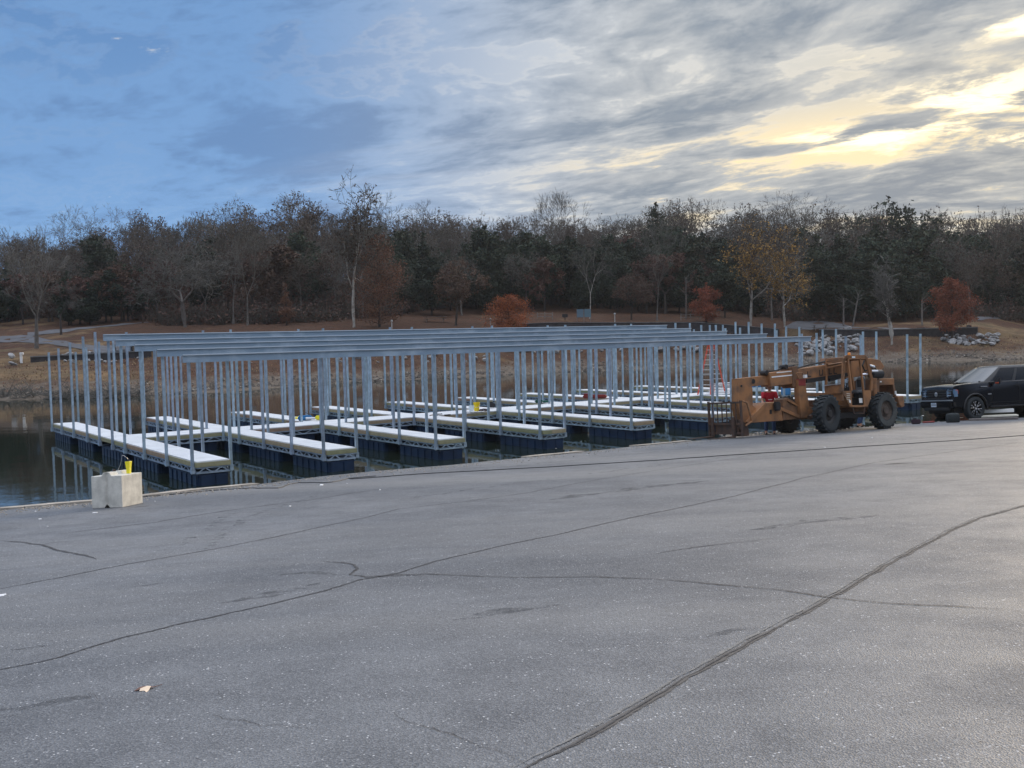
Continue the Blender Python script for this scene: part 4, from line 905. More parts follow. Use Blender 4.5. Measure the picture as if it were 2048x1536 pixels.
# label twins told apart by their order from the left
ORD = ['first', 'second', 'third', 'fourth', 'fifth', 'sixth', 'seventh', 'eighth', 'ninth', 'tenth', 'eleventh', 'twelfth', 'thirteenth', 'fourteenth']
from collections import defaultdict
tw_ = defaultdict(list)
for o in COL.objects:
    if o.parent is None and o.get('group', '').endswith('far hillside'): tw_[o['label']].append(o)
for lb, os_ in tw_.items():
    if len(os_) > 1:
        os_.sort(key=lambda o: o.location.x/o.location.y)
        for i, o in enumerate(os_): o['label'] = lb+', '+ORD[i]+' from left'
# ------------------------------------------------------------------ dock
DY = 0.6182; DO = Vector((-9.3082, 28.9621, 0)); FWD = .975; FL = 20.5; HD = .7304
OFF = [0, 4.172, 8.327, 12.80, 17.32, 21.93, 26.52, 31.04, 36.01]
TP = [.10, 2.65, 5.17, 7.64, 9.39, 11.37, 13.43, 15.89, 18.28, 20.45]
ZT = [3.84, 4.01, 4.19, 4.39, 4.60, 4.76, 4.62, 4.41, 4.19, 4.00]
TW0, TW1 = 9.5, 11.28
dock = empty('boat_dock', 'unfinished floating dock with white finger walkways, navy floats and a bare galvanised steel roof frame', 'dock', DO, DY)
e1 = Vector((math.cos(DY), math.sin(DY), 0)); e2 = Vector((-math.sin(DY), math.cos(DY), 0))
def dk(s, t, z): return DO+e1*s+e2*t+Vector((0, 0, z))
def truss(mb, a, b, z0, z1, off=0.0, pitch=.62):
    """chords and zigzag between a and b (xy tuples)"""
    A, B = Vector((*a, 0)), Vector((*b, 0)); L_ = (B-A).length; n = max(1, round(L_/pitch)); d = (B-A)/n
    mb.beam(A+Vector((0, 0, z0)), B+Vector((0, 0, z0)), .045, .05); mb.beam(A+Vector((0, 0, z1)), B+Vector((0, 0, z1)), .045, .04)
    for i in range(n):
        p = A+d*i; q = A+d*(i+.5); r = A+d*(i+1)
        mb.beam(p+d*.06+Vector((0, 0, z0)), q+Vector((0, 0, z1)), .034, .034); mb.beam(q+Vector((0, 0, z1)), r-d*.06+Vector((0, 0, z0)), .034, .034)
def floatbox(x0, x1, y0, y1):
    mb = MB(); z1, z0 = .375, -.35
    mb.cbox(((x0+x1)/2, (y0+y1)/2, (z0+z1)/2), (x1-x0, y1-y0, z1-z0), .03)
    L_ = y1-y0
    if L_ > (x1-x0):
        n = max(3, int(L_/.42))
        for i in range(n):
            y = y0+(i+.5)*L_/n
            for x in (x0, x1): mb.cbox((x, y, .0), (.06, L_/n*.62, .6), .012)
        for y in (y0, y1):
            for i in range(2): mb.cbox((x0+(i+.5)*(x1-x0)/2, y, 0), ((x1-x0)*.36, .06, .6), .012)
    else:
        L_ = x1-x0; n = max(3, int(L_/.42))
        for i in range(n):
            x = x0+(i+.5)*L_/n
            for y in (y0, y1): mb.cbox((x, y, .0), (L_/n*.62, .06, .6), .012)
    mb.box(((x0+x1)/2, (y0+y1)/2, .30), (x1-x0+.03, y1-y0+.03, .035))
    return mb
random.seed(31)
def planks(mb, x0, x1, y0, y1, along='y', w=.19):
    if along == 'y':
        n = round((y1-y0)/w); h = (y1-y0)/n
        for i in range(n): mb.box(((x0+x1)/2, y0+(i+.5)*h, HD-.018+random.uniform(-.001, .001)), (x1-x0+random.uniform(0, .012), h-.006, .036))
    else:
        n = round((x1-x0)/w); h = (x1-x0)/n
        for i in range(n): mb.box((x0+(i+.5)*h, (y0+y1)/2, HD-.018+random.uniform(-.001, .001)), (h-.006, y1-y0, .036))
for k, o in enumerate(OFF):
    mb = MB(); planks(mb, o, o+FWD, 0, FL)
    fg = mb.build('finger_deck', 'deck', dock)
    rm = MB(); zc = HD-.036-.065-.003
    for x in (o-.02, o+FWD+.02): rm.box((x, FL/2, zc), (.04, FL, .13))
    for y in (-.021, FL+.021): rm.box((o+FWD/2, y, zc), (FWD+.08, .04, .13))
    rm.build('rim_board', 'rim', fg)
    tr = MB()
    for x in (o, o+FWD): truss(tr, (x, 0.02), (x, TW0-.05), .385, .535); truss(tr, (x, TW1+.05), (x, FL-.02), .385, .535)
    for y in (0.0, FL): truss(tr, (o, y), (o+FWD, y), .385, .535, pitch=.5)
    for y in TP: tr.box((o+FWD/2, y, .40), (FWD, .05, .05))
    tr.build('truss', 'galv', fg)
    for a, b in ((.02, 2.9), (4.0, 7.0), (7.9, 11.6), (13.0, 15.7), (17.2, 20.46)):
        floatbox(o+.04, o+FWD-.04, a, b).build('float', 'float', fg)
mb = MB()
for k in range(8): planks(mb, OFF[k]+FWD+.002, OFF[k+1]-.002, TW0, TW1, 'x')
wk = mb.build('walkway_deck', 'deck', dock)
rm = MB(); tr = MB()
for k in range(8):
    x0, x1 = OFF[k]+FWD+.045, OFF[k+1]-.045
    for y in (TW0, TW1): rm.box(((x0+x1)/2, y, HD-.104), (x1-x0, .04, .13)); truss(tr, (x0, y), (x1, y), .385, .535, pitch=.8)
    floatbox(x0+.25, x1-.25, TW0+.08, TW1-.08).build('float', 'float', wk)
rm.build('rim_board', 'rim', wk); tr.build('truss', 'galv', wk)
# posts: square tubes, the hundred that show largest as parts, the rest as one part
posts = []
for k, o in enumerate(OFF):
    for i, (t, z) in enumerate(zip(TP, ZT)):
        for x in (o-.09, o+FWD+.09):
            posts.append((dk(x, t, 0).y, x, t, z))
posts.sort(key=lambda p: p[0])
PW = .082
def post_mb(mb, x, y, z, base=(0, 0, 0)):
    mb.box((x, y, (z+.36)/2), (PW, PW, z-.36)); mb.box((x, y, .46), (PW+.03, PW+.05, .16)); return mb
for n_, (_, x, t, z) in enumerate(posts[:100]):
    zz = z+random.uniform(-.02, .02)
    q = post_mb(MB(), 0, 0, zz).build('post', 'galv', dock); q.location = (x, t, 0)
rest = MB()
for _, x, t, z in posts[100:]: post_mb(rest, x, t, z+random.uniform(-.02, .02))
rp = rest.build('post', 'galv', dock); rp['kind'] = 'stuff'
# C-section roof beams on the near slope
for t, zt in zip(TP[:5], (3.88, 4.05, 4.225, 4.42, 4.63)):
    y = t-.085; x0, x1 = -.26, 28.22; mb = MB(); h = .235
    cuts = [x0, 6.2+random.uniform(-.6, .6), 12.4, 18.6+random.uniform(-.6, .6), 24.6, x1]
    for i, (a, b) in enumerate(zip(cuts[:-1], cuts[1:])):
        dz = random.uniform(-.006, .006); yy = y-(.004 if i % 2 else 0)
        mb.box(((a+b)/2, yy, zt-h/2+dz), (b-a+.05, .006, h))
        for zz in (zt+dz, zt-h+dz): mb.box(((a+b)/2, yy-.028, zz), (b-a+.05, .056, .008))
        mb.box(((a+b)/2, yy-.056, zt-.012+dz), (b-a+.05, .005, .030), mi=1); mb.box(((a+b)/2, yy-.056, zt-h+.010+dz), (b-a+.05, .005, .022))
    mb.build('roof_beam', ['galvbeam', 'galvlip_lit'], dock)

# things on the dock ----------------------------------------------------
def bucket(name, px, py, h, r, m, label):
    p = hit_plane(px, py, (0, 0, HD), Vector((0, 0, 1)))
    t = empty(name, label, 'bucket', p)
    MB().lathe([(0.001, 0), (r*.82, 0), (r, h), (r*1.06, h), (r*1.06, h*.86), (r*.99, h*.85)], n=20).lathe([(r*.95, h-.004), (r*.80, .02), (.001, .02)], n=20).build('shell', m, t, smooth=False)
    MB().path([Vector((r*1.05*math.cos(a), -.03-.10*math.sin(a), h*.8-.16*math.sin(a))) for a in np.linspace(0, math.pi, 9)], .006).build('handle', 'silver', t)
bucket('bucket', 953.5, 822, .41, .15, 'buck', 'yellow bucket standing on the white walkway in the middle of the dock')
bucket('bucket', 943, 823.5, .29, .12, 'pail', 'pale blue-white pail beside the yellow bucket on the walkway')
def on_deck(px, py, dz=0): return hit_plane(px, py, (0, 0, HD+dz), Vector((0, 0, 1)))
def coil(px, py, m, label, r=.2, name='cable_coil', cat='cable', n=4, rr=.014, tail=None):
    p = on_deck(px, py); mb = MB(); rnd = random.Random(px)
    for j in range(n):
        a0 = rnd.uniform(0, 6); R = r*rnd.uniform(.75, 1.1)
        mb.path([Vector((R*math.cos(a), R*math.sin(a), .02+.02*j+.03*math.sin(3*a+j)*.5)) for a in np.linspace(0, 6.28, 15)], rr)
    o = mb.build(name, m, loc=p); tag(o, label, cat); return o
coil(968, 822, 'maroon', 'dark red tangled hose lying just right of the yellow bucket', .22, 'hose', 'hose')
o = MB().cbox((0, 0, .16), (.42, .22, .22), .03).box((0, 0, .30), (.2, .03, .05)).cbox((.15, .02, .33), (.08, .12, .10), .02).build('compressor', 'black', loc=on_deck(982, 817)); tag(o, 'black portable compressor standing on the walkway right of the hose', 'tool')
mb = MB(); A = [on_deck(*p, .015) for p in ((860, 831), (872, 829), (884, 828))]; o = mb.path(A, .03).build('bar_tool', 'black'); tag(o, 'black bar lying on the walkway left of the buckets', 'tool')
mb = MB().box(on_deck(895, 830, .03), (.28, .08, .06), rotz(DY)); o = mb.build('drill', 'black'); tag(o, 'small black tool lying on the walkway between the black bar and the pail', 'tool')
o = MB().path([on_deck(*p, .01) for p in ((926, 827), (935, 824), (944, 825), (955, 824), (965, 825), (973, 822))], .014).build('power_cord', 'cable'); tag(o, 'black cord snaking along the walkway in front of the buckets', 'cord')
# blue and yellow tools, second finger back
p = on_deck(600, 842); r = empty('tool_bag', 'blue soft tool bag on the deck left of a yellow tool, near the second finger', 'bag', p, DY-.2)
MB().cbox((.25, .12, .12), (.62, .26, .22), .05).build('body', 'blue', r); MB().path([Vector((.05+.4*t, .12, .23+.12*math.sin(t*3.14))) for t in np.linspace(0, 1, 8)], .014).build('strap', 'black', r)
p = on_deck(631, 841); r = empty('grinder', 'yellow-bodied power tool lying on the walkway right of the blue bag', 'tool', p, DY-.5)
MB().tube((-.42, 0, .10), (.0, 0, .10), .06, .05, 10).build('handle', 'silver', r); MB().cbox((.16, 0, .12), (.34, .2, .2), .05).build('motor_housing', 'yell', r)
o = MB().tube(on_deck(592, 836, .06), on_deck(601, 834, .06), .05, .05, 8).build('caulk_tube', 'yell'); tag(o, 'thin yellow tube behind the blue tool bag', 'tube')
o = MB().cbox((0, 0, .09), (.42, .26, .16), .05).cbox((.42, .05, .06), (.4, .24, .10), .04).build('tarp', 'green', loc=on_deck(1078, 806)); o.rotation_euler.z = DY-.3; tag(o, 'dark green folded cloth on the finger right of the yellow bucket', 'cloth')
r = empty('tool_case', 'long red case lying on a far finger behind the right half of the dock', 'case', on_deck(1190, 797), -.28)
MB().cbox((0, 0, .11), (1.3, .3, .20), .05).build('body', 'red', r); MB().cbox((-.45, 0, .24), (.35, .22, .07), .02).build('lid', 'red', r)
# white boards stacked at the right of the walkway
random.seed(4)
st = [(1447, 789), (1450, 784), (1456, 779), (1462, 775)]
for i in range(7):
    p = on_deck(1452+i*3, 789-i*2.2); o = MB().box((0, 0, 0), (2.3, .32, .035)).build('deck_board', 'deck', loc=p+Vector((0, 0, .04+.05*i))); o.rotation_euler = (0, random.uniform(-.04, .06), DY-.4+random.uniform(-.3, .3))
    tag(o, 'loose white decking board in the heap at the foot of the red ladder', 'board', 'loose white boards by the ladder')
o = MB().cbox((0, 0, .32), (.9, .6, .62), .04).box((0, -.304, .32), (.86, .006, .12), mi=1).build('crate', ['pail', 'blue'], loc=on_deck(1512, 783)); o.rotation_euler.z = .2; tag(o, 'pale blue crate on the dock seen through the gap in the machine head', 'crate')
o = MB().cbox((0, 0, .25), (.5, .4, .46), .05).tube((.2, 0, .3), (1.5, .2, .3), .07, .07, 10, mi=1).build('cooler', ['blue', 'white'], loc=on_deck(1572, 791)); o.rotation_euler.z = -.3; tag(o, 'blue cooler with a white roll beside it behind the boom of the orange machine', 'cooler')

# red A-frame ladder
def ladder(px, py, h, label):
    p = on_deck(px, py); r = empty('step_ladder', label, 'ladder', p, .35); wt, wb, dp = .16, .40, .85
    for sgn, nm in ((-1, 'front_frame'), (1, 'rear_frame')):
        mb = MB(); rung = MB()
        for x in (-1, 1):
            mb.beam((x*wb*(1 if sgn < 0 else .9), sgn*dp, 0), (x*wt, sgn*.06, h), .045, .07)
        n = 9
        for i in range(1, n+1):
            t = i/(n+1); w = wb*(1-t)+wt*t; y = sgn*(dp*(1-t)+.06*t)
            rung.box((0, y, h*t), (2*w, .08 if sgn < 0 else .03, .028))
        f = mb.build(nm, 'ladder', r); rung.build('steps', 'alum', f)
    MB().cbox((0, 0, h+.03), (2*wt+.1, .3, .07), .015).build('top_cap', 'ladder', r)
    MB().beam((wb*.62, -dp*.55, h*.42), (wb*.62, dp*.55, h*.42), .02, .02).beam((-wb*.62, -dp*.55, h*.42), (-wb*.62, dp*.55, h*.42), .02, .02).build('spreader', 'alum', r)
    return r
l = ladder(1424, 788, 2.75, 'tall red fibreglass stepladder standing open on the dock walkway behind the posts'); l.rotation_euler.z = DY-1.35
# ------------------------------------------------------------------ block
def lot_matrix(px, py, heading, dz=0.0, n=PN):
    """frame on the sloping lot: x along heading, z along the slope's normal"""
    p = lot(px, py); f = Vector((math.cos(heading), math.sin(heading), 0)); f = (f-n*f.dot(n)).normalized(); l = n.cross(f)
    m = Matrix((f, l, n)).transposed().to_4x4(); m.translation = p+n*dz; return m
mw = lot_matrix(245, 1015, math.radians(84))
blk = empty('concrete_block', 'large concrete block with a grooved grey end standing at the lot edge, lower left', 'block', mw=mw)
# local x: along the tan long face (to the right and away), y: left and away along the grey end
def blockmesh():
    Wy, H = .60, .60; Lx = .80
    prof = [(0, 0), (Wy*.40, 0), (Wy*.50, .075), (Wy*.60, 0), (Wy, 0), (Wy, H), (Wy*.66, H), (Wy*.60, H+.065), (Wy*.40, H+.065), (Wy*.34, H), (0, H)]
    bm = bmesh.new(); n = 15; rings = []
    for i in range(n):
        x = Lx*i/(n-1); v = []
        for (y, z) in prof:
            zz = z
            if z > H+.01 and 6 <= i <= 7: zz = H+.006
            v.append(bm.verts.new((x, y, zz)))
        rings.append(v)
    k = len(prof)
    for a, b in zip(rings[:-1], rings[1:]):
        for j in range(k): bm.faces.new((a[j], a[(j+1) % k], b[(j+1) % k], b[j]))
    return bm, prof, Wy, H, Lx
bm, prof, Wy, H_, Lx = blockmesh()
# grooved end: two panels meeting in a vertical V
def endcap(x, sgn, groove):
    k = len(prof); vs = {}
    for ring_x in (x,):
        left = [prof[i] for i in (4, 5, 6, 7)]; right = [prof[i] for i in (0, 10, 9, 8)]
    V = lambda y, z, d=0.0: bm.verts.new((x+d*sgn, y, z))
    g = groove; mid0 = (Wy*.5, .075); mid1 = (Wy*.5, H_+.065)
    a = [V(0, 0), V(Wy*.40, 0), V(Wy*.44, .03), V(Wy*.44, H_+.065), V(Wy*.40, H_+.065), V(Wy*.34, H_), V(0, H_)]
    bm.faces.new(a)
    b = [V(Wy*.60, 0), V(Wy, 0), V(Wy, H_), V(Wy*.66, H_), V(Wy*.60, H_+.065), V(Wy*.56, H_+.065), V(Wy*.56, .03)]
    bm.faces.new(b)
    c0, c1 = V(Wy*.5, .075, g), V(Wy*.5, H_+.065, g)
    bm.faces.new((V(Wy*.44, .03), c0, c1, V(Wy*.44, H_+.065))); bm.faces.new((c0, V(Wy*.56, .03), V(Wy*.56, H_+.065), c1))
endcap(0, 1, .03); endcap(Lx, -1, .0)
bmesh.ops.remove_doubles(bm, verts=bm.verts[:], dist=.0005); bmesh.ops.recalc_face_normals(bm, faces=bm.faces[:])
me = bpy.data.meshes.new('block_body'); bm.to_mesh(me); bm.free(); me.materials.append(MT['concrete'])
o = bpy.data.objects.new('block_body', me); COL.objects.link(o); o.parent = blk; bv = o.modifiers.new('bevel', 'BEVEL'); bv.width = .016; bv.segments = 3
MB().box((.30, Wy*.5, H_+.05), (.14, .035, .012)).path([Vector((.30+.055*math.cos(a), Wy*.5, H_+.04+.055*math.sin(a))) for a in np.linspace(0, 3.14, 8)], .011).build('lifting_loop', 'rust_steel', blk)
# yellow plastic holder on the block
T = lambda x, y, z: mw @ Vector((x, y, z))
r = empty('yellow_holder', 'bright yellow plastic socket holder standing on the concrete block', 'cable holder', mw=mw @ Matrix.Translation((.52, .12, H_)))
mb = MB(); 
for z0, z1, w0, w1 in ((0, .10, .075, .085), (.10, .235, .085, .115)): 
    hw = [(w0/2, z0), (w1/2, z1)]; vs = [(sx*w, sy*w*.8, z) for w, z in hw for sx, sy in ((-1, -1), (1, -1), (1, 1), (-1, 1))]
    mb.add(vs, [(3, 2, 1, 0), (4, 5, 6, 7), (0, 1, 5, 4), (1, 2, 6, 5), (2, 3, 7, 6), (3, 0, 4, 7)])
mb.build('body', 'yell', r, bevel=.006)
MB().box((0, 0, .238), (.085, .07, .02)).tube((0, 0, .24), (.0, 0, .275), .02, .015, 8).build('plug', 'black', r)
MB().path([Vector((-.0, .0, .27)), Vector((-.03, .02, .31)), Vector((-.07, .05, .35)), Vector((-.08, .08, .36)), Vector((-.07, .12, .2)), Vector((-.05, .20, .06))], .004).build('cord', 'silver', r)

# ------------------------------------------------------------------ small things on the lot
def cable(name, pts, r, m, label, cat='cable', wob=.0):
    P = []
    for a_, b_ in zip(pts[:-1], pts[1:]):
        A, B = lot(*a_), lot(*b_); n = max(1, int((B-A).length/.25)); P += [A.lerp(B, i/n) for i in range(n)]
    P.append(lot(*pts[-1])); Q = []
    for i, p in enumerate(P): q = p+Vector((mnoise.noise(Vector((i*.3, r*50, 0)))*wob, mnoise.noise(Vector((i*.3, 5, r*50)))*wob, 0)); Q.append(Vector((q.x, q.y, lotz(q.x, q.y)+r)))
    o = MB().path(Q, r, 6).build(name, m); return tag(o, label, cat)
cable('hose', [(700, 959), (860, 947), (1000, 940), (1150, 931), (1300, 922), (1500, 908), (1700, 895), (1900, 882), (2100, 868)], .010, 'cable', 'long black hose lying straight across the asphalt toward the pickup truck', wob=.10)
cable('electric_cable', [(285, 995), (360, 988), (440, 981), (500, 976), (560, 976), (600, 967), (640, 966), (680, 958), (740, 953)], .009, 'cable', 'thin black cable wriggling along the lake edge right of the concrete block', wob=.35)
cable('electric_cable', [(-20, 1022), (60, 1014), (130, 1009), (186, 1005)], .018, 'cable', 'black cable along the kerb at far left beside the concrete block', wob=.10)
def leaf(px, py):
    m = lot_matrix(px, py, math.radians(20)); r = empty('oak_leaf', 'curled brown dead leaf with a pale underside lying alone on the foreground asphalt', 'leaf', mw=m)
    k = .068
    body = [(-1.0, -.1, .03), (-.6, .42, .16), (-.1, .55, .20), (.3, .48, .12), (.75, .2, .10), (.55, -.1, .15), (.1, .0, .28), (-.35, -.05, .22), (-.7, -.25, .10)]
    c = (0, .2, .26); vs = [Vector(c)*k*1]+[Vector(p)*k for p in body]; fs = [(0, i, i+1 if i < len(body) else 1) for i in range(1, len(body)+1)]
    o = MB().add(vs, fs).build('blade', 'leafbr', r); o.modifiers.new('t', 'SOLIDIFY').thickness = .0012
    tip = [(-.45, -.15, .20), (.1, .02, .31), (.42, .0, .25), (.25, -.45, .05), (.05, -.95, .0), (-.12, -.55, .06), (-.55, -.42, .05)]
    o = MB().add([Vector(p)*k for p in tip], [(0, 1, 5, 6), (1, 2, 3), (1, 3, 5), (3, 4, 5)]).build('curled_lobe', 'leafpale', r); o.modifiers.new('t', 'SOLIDIFY').thickness = .0012
    MB().path([Vector(p)*k for p in ((.6, .15, .12), (1.0, .35, .10), (1.35, .42, .16))], .0022, 5).build('stalk', 'leafbr', r)
leaf(292, 1379)
random.seed(2)
for i, (px, py, s) in enumerate(((190, 1026, .045), (80, 1039, .05), (71, 1023, .03), (3, 1193, .03), (470, 979, .03), (643, 971, .07), (1175, 909, .03), (694, 967, .03), (1744, 876, .05), (415, 1339, .012), (760, 980, .04), (2, 1192, .05), (1112, 897, .03), (1650, 895, .03), (95, 1053, .02), (310, 1003, .03), (580, 1013, .04))):
    p = lot(px, py); o = MB().box((0, 0, 0), (s*random.uniform(.8, 1.8), s*random.uniform(.5, 1), s*.25), mi=0).build('litter_scrap', 'litter', loc=p+Vector((0, 0, s*.125+.001)), bevel=s*.05); o.rotation_euler.z = random.uniform(0, 3)
    tag(o, 'tiny white scrap lying on the asphalt', 'litter', 'white scraps scattered on the asphalt')
# by the truck
m = lot_matrix(1832, 848, math.radians(-12)); r = empty('tool_box', 'low dark toolbox on the gravel between the orange machine and the truck', 'toolbox', mw=m)
MB().cbox((0, 0, .10), (.36, .24, .19), .03).build('body', 'maroon', r); MB().cbox((-.03, .05, .22), (.16, .08, .05), .02).build('handle', 'black', r)
o = MB().cbox((0, 0, 0), (.32, .2, .05), .02).add([(-.1, 0, .02), (.2, .05, .10), (.15, .15, .16), (-.15, .1, .10)], [(0, 1, 2, 3)]).build('paper_sack', 'white'); o.matrix_world = lot_matrix(1845, 840, .2, .06); tag(o, 'white crumpled sack on the gravel under the truck bumper', 'sack')
o = MB().tube((-.25, 0, .04), (.25, .05, .04), .035, .03, 8).cbox((.2, .1, .04), (.22, .16, .07), .02).build('hand_saw', 'red'); o.matrix_world = lot_matrix(1857, 846, .1); tag(o, 'small red tool on the gravel right of the dark toolbox', 'tool')
m = lot_matrix(1906, 845, math.radians(-5)); r = empty('duffel_bag', 'dark bulging duffel bag on the asphalt in front of the truck wheel', 'bag', mw=m)
bmb = bmesh.new(); bmesh.ops.create_cube(bmb, size=1); bmesh.ops.subdivide_edges(bmb, edges=bmb.edges[:], cuts=4, use_grid_fill=True)
for v in bmb.verts:
    c = v.co; n = c.normalized()*.58; c2 = c.lerp(n, .45); c2.z = max(c2.z, -.46); v.co = Vector((c2.x*.52, c2.y*.34, (c2.z+.46)*.40))*(1+.06*mnoise.noise(c*4))
me = bpy.data.meshes.new('bag_body'); bmb.to_mesh(me); bmb.free(); me.materials.append(MT['bag']); me.polygons.foreach_set('use_smooth', [True]*len(me.polygons))
o = bpy.data.objects.new('bag_body', me); COL.objects.link(o); o.parent = r
MB().path([Vector((-.16+.32*t, -.05, .33+.07*math.sin(3.14*t))) for t in np.linspace(0, 1, 8)], .014).build('handle', 'bag', r)
for pts, w_, h_, m_, lab, g in (([(1957, 838.5), (2027, 836)], .26, .15, 'white', 'thick white beam stacked under the truck behind its front wheel', .27),
        ([(1955, 839.5), (2035, 836.5)], .36, .07, 'lumber', 'pale board lying under the thick white beam below the truck', .10),
        ([(1938, 842), (2036, 838.8)], .22, .09, 'greyboard', 'weathered grey plank on the asphalt in front of the truck', 0),
        ([(1912, 839), (1926, 838.4)], .12, .08, 'white', 'short white board end between the bag and the truck wheel', 0)):
    A, B = lot(*pts[0]), lot(*pts[1]); up = Vector((0, 0, h_/2+.005+g)); o = MB().beam(A+up, B+up, w_, h_).build('board', m_, bevel=.008); tag(o, lab, 'board')

# ------------------------------------------------------------------ orange telehandler
PHI = math.radians(30)
mt = lot_matrix(1655, 866, math.pi+PHI)
Rt = mt.to_3x3(); ox = mt.translation.copy()
NFl = Vector((1.55, 1.02, 0))
mt.translation = ox - Rt @ NFl      # origin: ground centre between the wheels
tele = empty('telehandler', 'weathered orange telehandler with an open cab and lowered forks, parked at the lake edge', 'telehandler', mw=mt)
INV = mt.inverted(); Lc = INV @ CAMP
def TL(px, py, y):
    """point of the machine's own vertical plane (lateral offset y) seen at a pixel"""
    d = Rt.transposed() @ ray(px, py); k = (y-Lc.y)/d.y; return Lc+d*k
def A_(pts, y): return [TL(1440+x/7.68, 690+z/7.68, y) for x, z in pts]        # crop A
def B_(pts, y): return [TL(1600+x/8.086, 690+z/8.086, y) for x, z in pts]      # crop B
def C_(pts, y): return [TL(1400+x*.21875, 620+z*.21875, y) for x, z in pts]    # crop C
YN = Vector((0, -1, 0))
def plate(poly, t, mi=0, mb=None): mb = mb or MB(); return mb.prism(poly, YN, t, mi)
# boom
b = plate(C_([(745, 560), (890, 540), (1130, 505), (1400, 462), (1560, 440), (1650, 458), (1688, 520), (1650, 560), (1560, 600), (1300, 625), (980, 662), (745, 694)], .24), .42)
boom = b.build('boom', 'lull', tele, bevel=.02)
MB().prism(C_([(630, 575), (845, 548), (868, 660), (840, 675), (652, 700)], .30), YN, .54).build('boom_collar', 'lull', boom, bevel=.015)
mb = MB(); mb.prism(C_([(845, 520), (885, 512), (905, 560), (900, 700), (868, 712), (850, 700)], .33), YN, .60).build('boom_hanger', 'lulldk', boom, bevel=.01)
MB().prism(C_([(340, 628), (640, 594), (645, 682), (475, 700), (470, 690)], .16), YN, .28).build('inner_boom', 'lull', boom, bevel=.01)
MB().prism(C_([(655, 608), (845, 590), (846, 600), (656, 619)], .303), Vector((0, 1, 0)), .004).prism(C_([(700, 570), (835, 556), (836, 563), (700, 578)], .303), Vector((0, 1, 0)), .004).build('white_stripe', 'white', boom)
mb = MB()
for q in ((590, 575, .10), (765, 520, .09), (830, 520, .07)): c = C_([(q[0], q[1])], .1)[0]; mb.lathe([(.001, -.14), (q[2], -.14), (q[2], .14), (.001, .14)], c, 'Y', 12)
mb.path(C_([(600, 560), (700, 555), (760, 525), (840, 520), (900, 530), (1000, 500), (1150, 470)], .05), .035).build('hydraulic_hose', 'grease', boom)
# lettering on the boom: strokes of the four letters
def strokes(lst, y):
    mb = MB()
    for a, c in lst: pa, pb = C_([a, c], y); mb.beam(pa, pb, .040, .008, up=Vector((0, 1, 0)))
    return mb
yb = .246
for lt in ([((985, 560), (985, 608)), ((985, 608), (1015, 606))], [((1094, 546), (1094, 597)), ((1094, 597), (1122, 594)), ((1122, 594), (1122, 543))],
           [((1180, 536), (1180, 586)), ((1180, 586), (1207, 583))], [((1226, 531), (1226, 581)), ((1226, 581), (1252, 578))]):
    strokes(lt, yb).build('letter', 'black', boom)
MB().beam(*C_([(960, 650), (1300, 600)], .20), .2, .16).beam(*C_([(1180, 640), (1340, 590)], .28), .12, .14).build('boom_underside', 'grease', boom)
# drop head at the boom nose
hd = plate(C_([(350, 627), (480, 612), (470, 690), (482, 720), (484, 872), (520, 900), (560, 880), (520, 960), (445, 1040), (380, 1030), (350, 900)], .20), .36).build('boom_head', 'lull', tele, bevel=.015)
mb = MB()
for cx, cy, r in ((487, 652, .09), (378, 695, .045)): c = C_([(cx, cy)], .205 if cx < 400 else .168)[0]; mb.lathe([(.001, 0), (r, 0), (r, .012), (.001, .012)], c, 'Y', 16)
mb.build('pin_hole', 'black', hd)
c = C_([(352, 690)], 0)[0]; MB().lathe([(.001, -.01), (.075, -.01), (.075, .02), (.001, .02)], c+Vector((.0, -.02, 0)), 'X', 16).build('pin_hole', 'black', hd)
plate(C_([(350, 1000), (440, 1040), (452, 1150), (405, 1155), (360, 1080)], .26), .5).build('tilt_bracket', 'rust_steel', hd, bevel=.01)
# carriage and forks
hx = C_([(350, 640)], .2)[0].x+.12
car = MB()
y0, y1 = -1.25, .48
for y in (y0, y1): car.box((hx+.08, y, .72), (.07, .07, 1.3))
for z in (.18, .52, 1.30): car.box((hx+.08, (y0+y1)/2, z), (.08, y1-y0, .07))
for i in range(1, 7): car.box((hx+.10, y0+(y1-y0)*i/7, .92), (.03, .035, .78))
car.box((hx+.04, -.35, .36), (.05, 1.2, .38))
cr_o = car.build('fork_carriage', 'rust_steel', tele)
MB().path([Vector((hx+.02, y1+.02, 1.34)), Vector((hx-.2, y1+.02, 1.28)), Vector((hx-.42, y1, .6)), Vector((hx-.1, y1, .45))], .035).build('guard_bar', 'lull', cr_o)
for y in (-1.0, .12):
    fm = MB(); fm.box((hx+.15, y, .40), (.06, .14, .75)); fm.add([(hx+.12, y-.07, .03), (hx+.12, y+.07, .03), (hx+1.35, y+.05, .03), (hx+1.35, y-.05, .03), (hx+.12, y-.07, .09), (hx+.12, y+.07, .09), (hx+1.35, y+.05, .045), (hx+1.35, y-.05, .045)],
        [(3, 2, 1, 0), (4, 5, 6, 7), (0, 1, 5, 4), (1, 2, 6, 5), (2, 3, 7, 6), (3, 0, 4, 7)]); fm.build('fork', 'rust_steel', cr_o)
